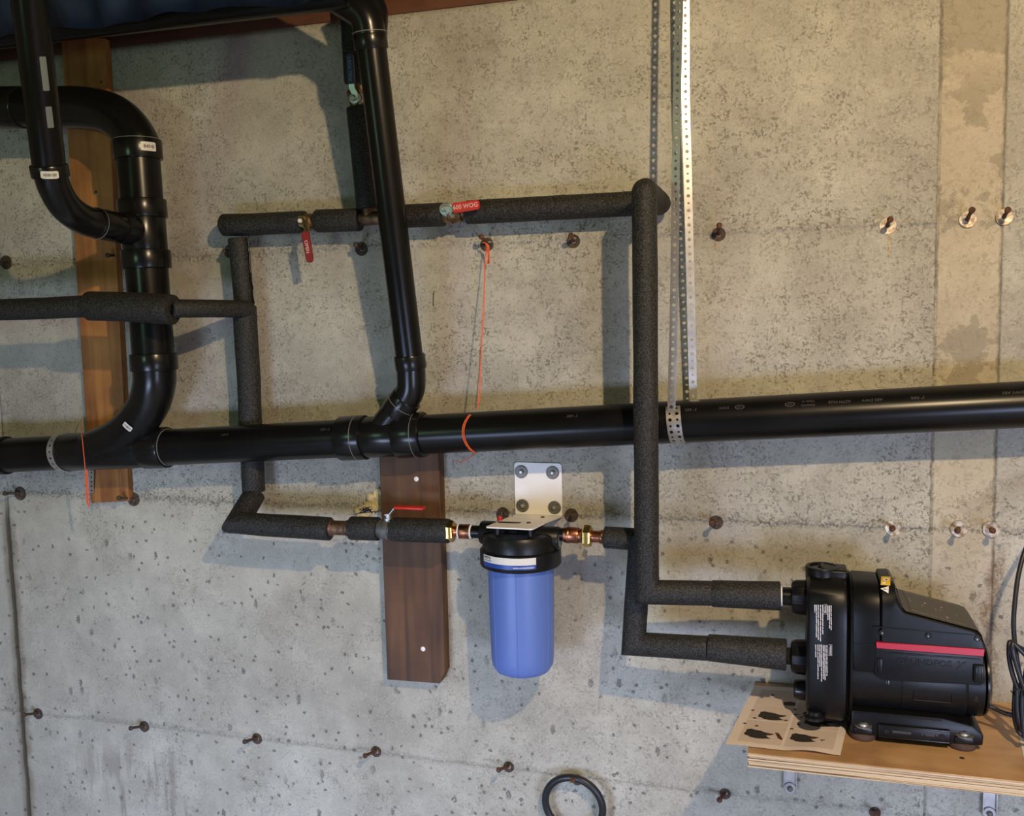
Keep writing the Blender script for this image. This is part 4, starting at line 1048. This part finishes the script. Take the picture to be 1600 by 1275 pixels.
# upper motor shroud
zu0, zu1 = .925, W(1345, 898, .167).z
uc, uh = (zu0 + zu1) / 2, (zu1 - zu0) / 2
shr = loft('motor_shroud', [(.114, PCY, uc, .0790, uh - .003, 3.4), (.118, PCY, uc, .0815, uh, 3.4), (.1600, PCY, uc, .0820, uh - .001, 3.4), (.1615, PCY, uc, .080, uh - .003, 3.4)], M['pump'], PU)
zj = W(1340, 1006, .249).z
box('seam_line', (.114, -.2494, zj - .0005), (.160, -.24, zj + .0005), M['cap'], shr)
# motor cylinder
mz, mr_ = .950, .0795
mot = lathe('motor_body', [(.070, 0), (mr_, .003), (mr_, .086), (mr_ - .0008, .0865), (mr_ - .0008, .0880), (mr_, .0885), (mr_, .192), (mr_ - .003, .198), (.05, .199)], (.1125, PCY, mz), (1, 0, 0), M['pump'], PU, seg=80)
# raised frame for the rating plate on the motor
fa, fb = W(1428, 1078, .245), W(1487, 1100, .245)
def cyl(x, z, off):
    s = max(-1, min(1, (z - mz) / (mr_ + off))); return Vector((x, PCY - math.cos(math.asin(s)) * (mr_ + off), mz + (mr_ + off) * s))
fr = []
for (xa, za, xb, zb2) in ((fa.x, fa.z, fb.x, fa.z), (fb.x, fa.z, fb.x, fb.z), (fb.x, fb.z, fa.x, fb.z), (fa.x, fb.z, fa.x, fa.z)):
    fr += [cyl(xa + (xb - xa) * i / 5, za + (zb2 - za) * i / 5, .0002) for i in range(5)]
tube('raised_frame', fr, .0010, M['pump'], mot, seg=8, closed=True)
# rear end section, button and end disc
lathe('rear_section', [(.060, 0), (.068, .002), (.068, .030), (.050, .034)], (.3105, PCY, mz - .006), (1, 0, 0), M['pump'], PU, seg=56)
bx_ = W(1525, 1092, .23); lathe('button', [(0, .003), (.0045, .003), (.0055, .002), (.0055, -.003)], cyl(bx_.x, bx_.z, -.0125), (0, -1, -.3), M['pumpgloss'], PU, seg=20)
lathe('end_disc', [(.0, .009), (.030, .008), (.060, .005), (.068, .0), (.068, -.003), (.05, -.006)], (.3475, PCY, mz - .004), (1, 0, 0), M['pumpgloss'], PU, seg=56)
# control box
def F_(u, v, d=.2515): p = W(u, v, d); return Vector((p.x, -d, p.z))
YF, YB = -.2515, -.095
zb_ = F_(1450, 1008).z - .004
xh0, xh1, xs0, xp0, xp1 = .1625, .1865, .1985, .2020, F_(1522, 986).x
zh = W(1385, 900, .19).z; zp0 = F_(1412, 957).z; zp1 = F_(1520, 985).z
cbsec = [(xh0, zh - .003, .050), (xh0 + .002, zh, .050), (xh1 - .006, zh, .046), (xh1, zh - .005, .036), (xs0, zp0 + .006, .010), (xp0, zp0, .005),
         (xp1 - .004, zp1 + .0005, .005), (xp1 + .006, zp1 - .003, .006), (xp1 + .013, zp1 - .012, .008), (.3335, zp1 - .030, .008), (.3345, zb_ + .004, .008)]
def sec(x, zt, r, inset=0.0):
    P = [(YF + inset, zb_)]
    for k in range(9): a_ = PI / 2 * k / 8; P.append((YF + inset + r * (1 - math.cos(a_)), zt - r + r * math.sin(a_)))
    for k in range(9): a_ = PI / 2 * k / 8; P.append((YB - r * (1 - math.sin(a_)), zt - r + r * math.cos(a_)))
    P.append((YB, zb_)); return [(x, y, z) for y, z in P]
V, F = [], []; q = [sec(*c_, inset=(.003 if i == 0 or i == len(cbsec) - 1 else 0)) for i, c_ in enumerate(cbsec)]; n_ = len(q[0])
for g_ in q: V += g_
for i in range(len(q) - 1):
    for j in range(n_): j2 = (j + 1) % n_; F.append((i * n_ + j, i * n_ + j2, (i + 1) * n_ + j2, (i + 1) * n_ + j))
F.append(tuple(range(n_))); F.append(tuple((len(q) - 1) * n_ + j for j in range(n_)))
cb = mesh_obj('control_box', V, F, M['pump'], PU, ang=28)
# grey cover piece over the slope and the sloping top, control panel set into it
V, F = [], []
top_ = [(xh1 + .001, zh - .0085), (xs0, zp0 + .0066), (xp0 + .001, zp0 + .0008), (xp1 - .004, zp1 + .0012), (xp1 + .0065, zp1 - .0022), (xp1 + .0138, zp1 - .0115), (.3345, zp1 - .030)]
yf_ = [YF + .034, YF + .010, YF + .004, YF + .004, YF + .005, YF + .007, YF + .008]
for (x, z), y0_ in zip(top_, yf_): V += [(x + .0004, y0_, z + .0008), (x + .0004, YB - .005 - (y0_ - YF), z + .0008)]
for i in range(len(top_) - 1): F.append((2 * i, 2 * i + 1, 2 * i + 3, 2 * i + 2))
gc = mesh_obj('grey_cover', V, F, M['panel'], cb, ang=20); lab(gc, 'matt dark grey sloping cover')
e0, e1 = Vector((xp0 + .010, YF, zp0 - .0022 + .0012)), Vector((xp1 - .008, YF, zp1 + .0020)); e0.z = zp0 + (zp1 - zp0) * .010 / (xp1 - xp0) + .0016
tv = (e1 - e0); up_ = Vector((0, -1, 0)).cross(tv).normalized(); up_ = up_ if up_.z > 0 else -up_
pn = prism('control_panel', [e0 + Vector((0, .012, 0)), e1 + Vector((0, .012, 0)), e1 + Vector((0, .142, 0)), e0 + Vector((0, .142, 0))], up_ * .0008, M['panel'], cb, bev=.0003, seg=1)
def pnl(a, b): return e0 + tv * a + Vector((0, .012 + .13 * b, 0)) + up_ * .0011
for a, b, w_, h_ in ((.08, .52, .012, .05), (.08, .63, .012, .05), (.36, .62, .03, .05), (.52, .42, .012, .035), (.60, .42, .012, .035), (.66, .62, .03, .04), (.68, .17, .035, .05), (.88, .40, .012, .03), (.3, .5, .05, .012), (.28, .42, .05, .012)):
    mesh_obj('indicator', [pnl(a - w_ / 2, b - h_ / 2), pnl(a + w_ / 2, b - h_ / 2), pnl(a + w_ / 2, b + h_ / 2), pnl(a - w_ / 2, b + h_ / 2)], [(0, 1, 2, 3)], M['labeltext'], pn)
f1 = [pnl(.02, .04), pnl(.985, .04), pnl(.985, .96), pnl(.02, .96)]
tube('panel_outline', f1, .0003, M['glue'], pn, seg=6, closed=True)
ms = Vector(((xh1 + xs0) / 2, YF + .055, (zh - .0085 + zp0 + .0066) / 2 + .001)); lathe('screw', [(0, .001), (.003, .001), (.0045, .002), (.0052, 0)], ms, (.95, 0, .3), M['pumpgloss'], cb, seg=16)
# front recesses with screws above the stripe
for u, v in ((1378.5, 988), (1450.5, 993), (1527, 998)):
    p = F_(u, v, .2515); sc = lathe('screw_recess', [(.0055, .0012), (.0050, .0016), (.0038, .0008), (.0036, -.001), (0, -.001)], p, (0, -1, 0), M['cap'], cb, seg=20)
    lathe('screw', [(0, .0012), (.0022, .001), (.0026, 0)], p + Vector((0, -.0001, -.0012)), (0, -1, 0), M['steel'], sc, seg=12)
# ledge above the stripe
prism('ledge', [F_(1365, 978.5, .2525), F_(1530, 992, .2525), F_(1530, 994, .2525), F_(1365, 980.5, .2525)], (0, .006, 0), M['pump'], cb, bev=.0004, seg=1)
# crimson stripe, runs round the end
st_ = [F_(1369, 1003.5, .2545), F_(1538.5, 1014.8, .2545), F_(1537.5, 1026, .2545), F_(1369.5, 1013, .2545)]
lab(prism('stripe', st_, (0, .152, 0), M['stripe'], PU, bev=.0006, seg=1), 'crimson plastic stripe')
# lower box with raised name
lb_pts = [F_(1369, 1013, .2500), F_(1536, 1026, .2500), F_(1536, 1071, .2500), F_(1380, 1063, .2500), F_(1366, 1056, .2500)]
lowb = prism('terminal_box', roundpoly(lb_pts, [.001, .001, .006, .008, .01], 4), (0, .15, 0), M['pump'], PU, bev=.003, seg=3, ang=30)
prism('lip', [F_(1374, 1017.5, .2515), F_(1532, 1029.5, .2515), F_(1532, 1032, .2515), F_(1374, 1020, .2515)], (0, .004, 0), M['pumpgloss'], lowb, bev=.0004, seg=1)
tc_ = F_(1452, 1036.5, .2513); tdir = (F_(1530, 1041.5, .2513) - F_(1380, 1030, .2513)).normalized()
text_obj('raised_name', 'GRUNDFOS', .0165, M['pumpgloss'], lowb, lambda x, y: tc_ + Vector((-.008, 0, 0)) + tdir * x + Vector((0, 0, 1)) * y, sx=1.05, bold=.02)
xc0 = F_(1503, 1041, .2513)
text_obj('raised_mark', 'X', .020, M['pumpgloss'], lowb, lambda x, y: xc0 + tdir * x + Vector((0, 0, 1)) * y, bold=.03)
a = F_(1371, 1028, .2515); b_ = F_(1379, 1052, .2515)
box('side_tab', (a.x, -.2535, a.z), (b_.x, -.248, b_.z), M['pump'], lowb, bev=.0018)
p = F_(1387, 1064, .240); lathe('lug', [(.007, -.008), (.007, .006), (.0055, .008), (0, .008)], p, (0, -.35, -1), M['pumpgloss'], lowb, seg=20)
a, b_ = F_(1522, 1039, .2550), F_(1538, 1068, .2550)
tb = box('cable_gland_block', (a.x, -.2555, a.z), (b_.x, -.225, b_.z), M['pump'], PU, bev=.002)
for fx_ in (.22, .72): box('rib', (a.x + (b_.x - a.x) * fx_ - .0006, -.2568, b_.z + .004), (a.x + (b_.x - a.x) * fx_ + .0010, -.2555, a.z - .003), M['pumpgloss'], tb, bev=.0004)
# warning labels: yellow square and white triangle on the hood, facing up and forward
def hood(u, v, o=.0007):
    """point on the rounded shoulder of the hood seen at (u, v)"""
    k_ = (AR * (u - 800) + AD * (v - 637.5) + AF * FPX).normalized(); t_ = 1.2; r_ = .046
    while t_ < 2.6:
        p_ = CAM + k_ * t_; dy, dz = p_.y - (YF + r_), p_.z - (zh - r_)
        if p_.y > YF - o and (p_.z < zh - r_ or (p_.y > YF + r_ and p_.z < zh + o) or (dy * dy + dz * dz < (r_ + o) ** 2 and dy <= 0)): return p_
        t_ += .0002
    return F_(u, v, .2515 + o)
def patch(name, q, o, m, par, n=8):
    """q: four photo corners; laid on the curved shoulder"""
    V, F = [], []
    for j in range(n + 1):
        for i in range(n + 1):
            a_, b2 = i / n, j / n
            u = (q[0][0] * (1 - a_) + q[1][0] * a_) * (1 - b2) + (q[3][0] * (1 - a_) + q[2][0] * a_) * b2
            v = (q[0][1] * (1 - a_) + q[1][1] * a_) * (1 - b2) + (q[3][1] * (1 - a_) + q[2][1] * a_) * b2
            V.append(hood(u, v, o))
    F = [(j * (n + 1) + i, j * (n + 1) + i + 1, (j + 1) * (n + 1) + i + 1, (j + 1) * (n + 1) + i) for j in range(n) for i in range(n)]
    return mesh_obj(name, V, F, m, par, ang=80)
yl = lab(patch('warning_label', [(1377, 900.5), (1391.5, 901), (1391, 915), (1376, 913.8)], .0006, M['yellow'], PU), 'yellow warning label')
el_ = [hood(1384.5 + 4.6 * math.cos(i * PI / 8), 905.5 + 2.4 * math.sin(i * PI / 8), .0011) for i in range(16)]
mesh_obj('symbol', [hood(1384.5, 905.5, .0012)] + el_, [(0, 1 + i, 1 + (i + 1) % 16) for i in range(16)], M['warnwhite'], yl)
el_ = [hood(1384.8 + 2.0 * math.cos(i * PI / 4), 905.5 + 1.0 * math.sin(i * PI / 4), .0015) for i in range(8)]
mesh_obj('symbol', [hood(1384.8, 905.5, .0015)] + el_, [(0, 1 + i, 1 + (i + 1) % 8) for i in range(8)], M['inkred'], yl)
patch('symbol', [(1378.5, 909.2), (1383.6, 909.5), (1383.4, 912.6), (1378.3, 912.2)], .0011, M['warnwhite'], yl, 2)
wl = lab(patch('warning_triangle', [(1376, 919.6), (1388.8, 915.8), (1388.2, 927), (1376.2, 920)], .0006, M['warnwhite'], PU), 'white warning triangle')
patch('exclamation', [(1379.8, 919.5), (1384.6, 919.9), (1384.6, 921.1), (1379.8, 920.7)], .0012, M['ink'], wl, 2)
patch('exclamation_dot', [(1385.8, 920), (1387, 920.1), (1387, 921.3), (1385.8, 921.2)], .0012, M['ink'], wl, 2)
# printed warning text on the head: thin lines of print running down
def printed(cols, v_scale, par):
    V, F = [], []; R2 = random.Random(5)
    for (u, v0, v1) in cols:
        v = v0
        while v < v1 - 1:
            ln = min(R2.uniform(4, 13), v1 - v); dd = .2485
            P_ = [W(u - .68, v, dd), W(u + .68, v, dd), W(u + .68 + .03 * ln, v + ln, dd), W(u - .68 + .03 * ln, v + ln, dd)]
            k_ = len(V); V += P_; F.append((k_, k_ + 1, k_ + 2, k_ + 3)); v += ln + R2.uniform(.5, 1.1)
    return mesh_obj('printed_text', V, F, M['labeltext'], par)
V_ = PCY - .0828
for obj_cols in ([(1273, 945, 957), (1275.5, 945, 996), (1278.5, 945, 1001), (1282, 945, 1002), (1285.5, 945, 991), (1293.5, 946, 969), (1296, 946, 982), (1298.5, 946, 986)],
                 [(1274.5, 1007, 1027), (1278, 1007, 1061), (1281, 1007, 1043), (1283.5, 1007, 1065), (1286.5, 1008, 1061), (1289, 1008, 1063), (1292, 1008, 1056)]):
    printed(obj_cols, 1, head)
for (u0, v0, u1, v1, s) in ((1287.2, 944.5, 1291.8, 959.5, 'DANGER'), (1295, 1007.5, 1299.8, 1024.5, 'WARNING')):
    d_ = .2487; tube('text_frame', [W(u0, v0, d_), W(u1, v0, d_), W(u1, v1, d_), W(u0, v1, d_)], .00028, M['labeltext'], head, seg=5, closed=True)
    cc = W((u0 + u1) / 2, (v0 + v1) / 2, d_)
    text_obj('lettering', s, .0038, M['labeltext'], head, lambda x, y, cc=cc: cc + Vector((y, 0, -x)), sx=.92, bold=.03)
# base with rails, slots, washers, screws, rubber feet
bz0, bz1 = SZ + .012, .885
base = prism('base', [Vector((.114, -.246, bz0)), Vector((.336, -.246, bz0)), Vector((.337, -.246, bz0 + .020)), Vector((.318, -.246, .884)), Vector((.270, -.246, .893)), Vector((.114, -.246, .893))], (0, .166, 0), M['pump'], PU, bev=.003, seg=2, ang=30)
ra, rb_ = F_(1372, 1130, .2515), F_(1485, 1152, .2515)
rail = box('front_rail', (ra.x, -.2525, bz0 + .001), (rb_.x, -.244, bz0 + .025), M['pump'], base, bev=.0016)
box('rail_edge', (ra.x + .001, -.2536, bz0 + .0222), (rb_.x - .001, -.250, bz0 + .0250), M['pumpgloss'], rail, bev=.0008)
box('rail_edge', (ra.x + .001, -.2536, bz0 + .0010), (rb_.x - .001, -.250, bz0 + .0036), M['pumpgloss'], rail, bev=.0008)
for u0, u1 in ((1394, 1424), (1440, 1466)):
    a, b_ = F_(u0, 1145, .2535), F_(u1, 1152, .2535); zc2 = bz0 + .0135
    sl_ = box('slot', (a.x, -.2530, zc2 - .0028), (b_.x, -.2500, zc2 + .0028), M['ink'], rail, bev=.0012)
    if u0 > 1430:
        for fx_ in (.12, .82): box('slot_peg', (a.x + (b_.x - a.x) * fx_, -.2536, zc2 - .002), (a.x + (b_.x - a.x) * fx_ + .004, -.2525, zc2 + .002), M['pumpgloss'], sl_, bev=.0006)
for u in (1385, 1472): lathe('boss', [(.0050, 0), (.0046, .0012), (0, .0012)], (F_(u, 1148, .2525).x, -.2525, bz0 + .0135), (0, -1, 0), M['pumpgloss'], rail, seg=20)
box('top_rail_line', (.120, -.2475, .8885), (.268, -.246, .8900), M['pumpgloss'], base)
for u in (1349.5, 1507):
    p = WZ(u, 1138 if u < 1400 else 1151, bz0 + .016); 
    px_ = p.x; py_ = max(p.y, -.238)
    ft = lathe('rubber_foot', [(.021, 0), (.0235, .002), (.0235, .010), (.020, .0125)], (px_, -.228, SZ + .0003), (0, 0, 1), M['rubber'], base, seg=32)
    cut = box('screw_pocket', (px_ - .0155, -.2495, bz0 + .002), (px_ + .0155, -.236, bz0 + .014), M['cap'], base, bev=.002)
    scr = lathe('screw', [(.0022, -.014), (.0022, 0), (.0150, .0005), (.0153, .0020), (.0088, .0028), (.0080, .0055), (.0045, .0075), (.0030, .0080), (.0025, .0062), (0, .0062)], (px_, -.2465, bz0 + .0165), (0, 0, 1), M['steel'], base, seg=28)
for x in (.135, .312): lathe('rubber_foot', [(.021, 0), (.0235, .002), (.0235, .010), (.020, .0125)], (x, -.105, SZ + .0003), (0, 0, 1), M['rubber'], base, seg=28)

# ------------------------------------------------------------------ power cable
CB = thing('power_cable', 'black power cable coiled and hanging over the right end of the shelf', 'cable', W(1590, 1100, .2))
rcab = .0042
def cab(pts, n=8): return tube('cable_run', smoothpath([W(*p) for p in pts], n), rcab, M['cable'], CB, seg=12)
cab([(1540, 1098, .17), (1552, 1106, .17), (1570, 1114, .18), (1592, 1119, .19), (1625, 1124, .2), (1655, 1122, .22), (1662, 1110, .23)])
cab([(1700, 690, .03), (1660, 765, .08), (1637, 800, .11), (1607, 848, .14), (1592, 895, .16), (1585, 950, .18), (1584, 985, .19), (1589, 1030, .20), (1597, 1070, .21), (1612, 1110, .22), (1640, 1135, .23), (1662, 1110, .23)])
cab([(1662, 1110, .23), (1655, 1060, .22), (1615, 1025, .21), (1590, 1010, .215), (1579, 1003, .22), (1576.5, 1012, .225), (1578, 1035, .23), (1585, 1062, .235), (1597, 1090, .235), (1618, 1130, .235), (1645, 1140, .235), (1662, 1110, .23)])
cab([(1660, 1100, .235), (1648, 1055, .24), (1615, 1035, .245), (1592, 1013, .245), (1583, 1005, .245), (1583, 1018, .25), (1590, 1045, .25), (1604, 1085, .25), (1630, 1138, .25), (1652, 1130, .24), (1660, 1100, .235)])
cab([(1587, 1068, .215), (1585.5, 1090, .22), (1585, 1115, .22), (1589, 1137, .22), (1599, 1150, .22), (1625, 1156, .22), (1650, 1145, .225), (1662, 1110, .23)])
cab([(1590, 1068, .235), (1589, 1092, .235), (1590, 1115, .235), (1595, 1133, .235), (1607, 1146, .235), (1640, 1146, .235), (1660, 1105, .235)])
cab([(1612, 1000, .24), (1603, 1050, .24), (1597, 1100, .24), (1600, 1150, .24)])
lab(tube('cable_tie', [W(1583, 1077, .262), W(1592, 1077.5, .266), W(1604, 1078, .262)], .0011, M['cable'], CB, seg=6), 'thin black cable tie')
tube('cable_tie', [W(1579, 1079, .225), W(1583, 1084, .225), W(1587, 1088, .225)], .0010, M['cable'], CB, seg=6)
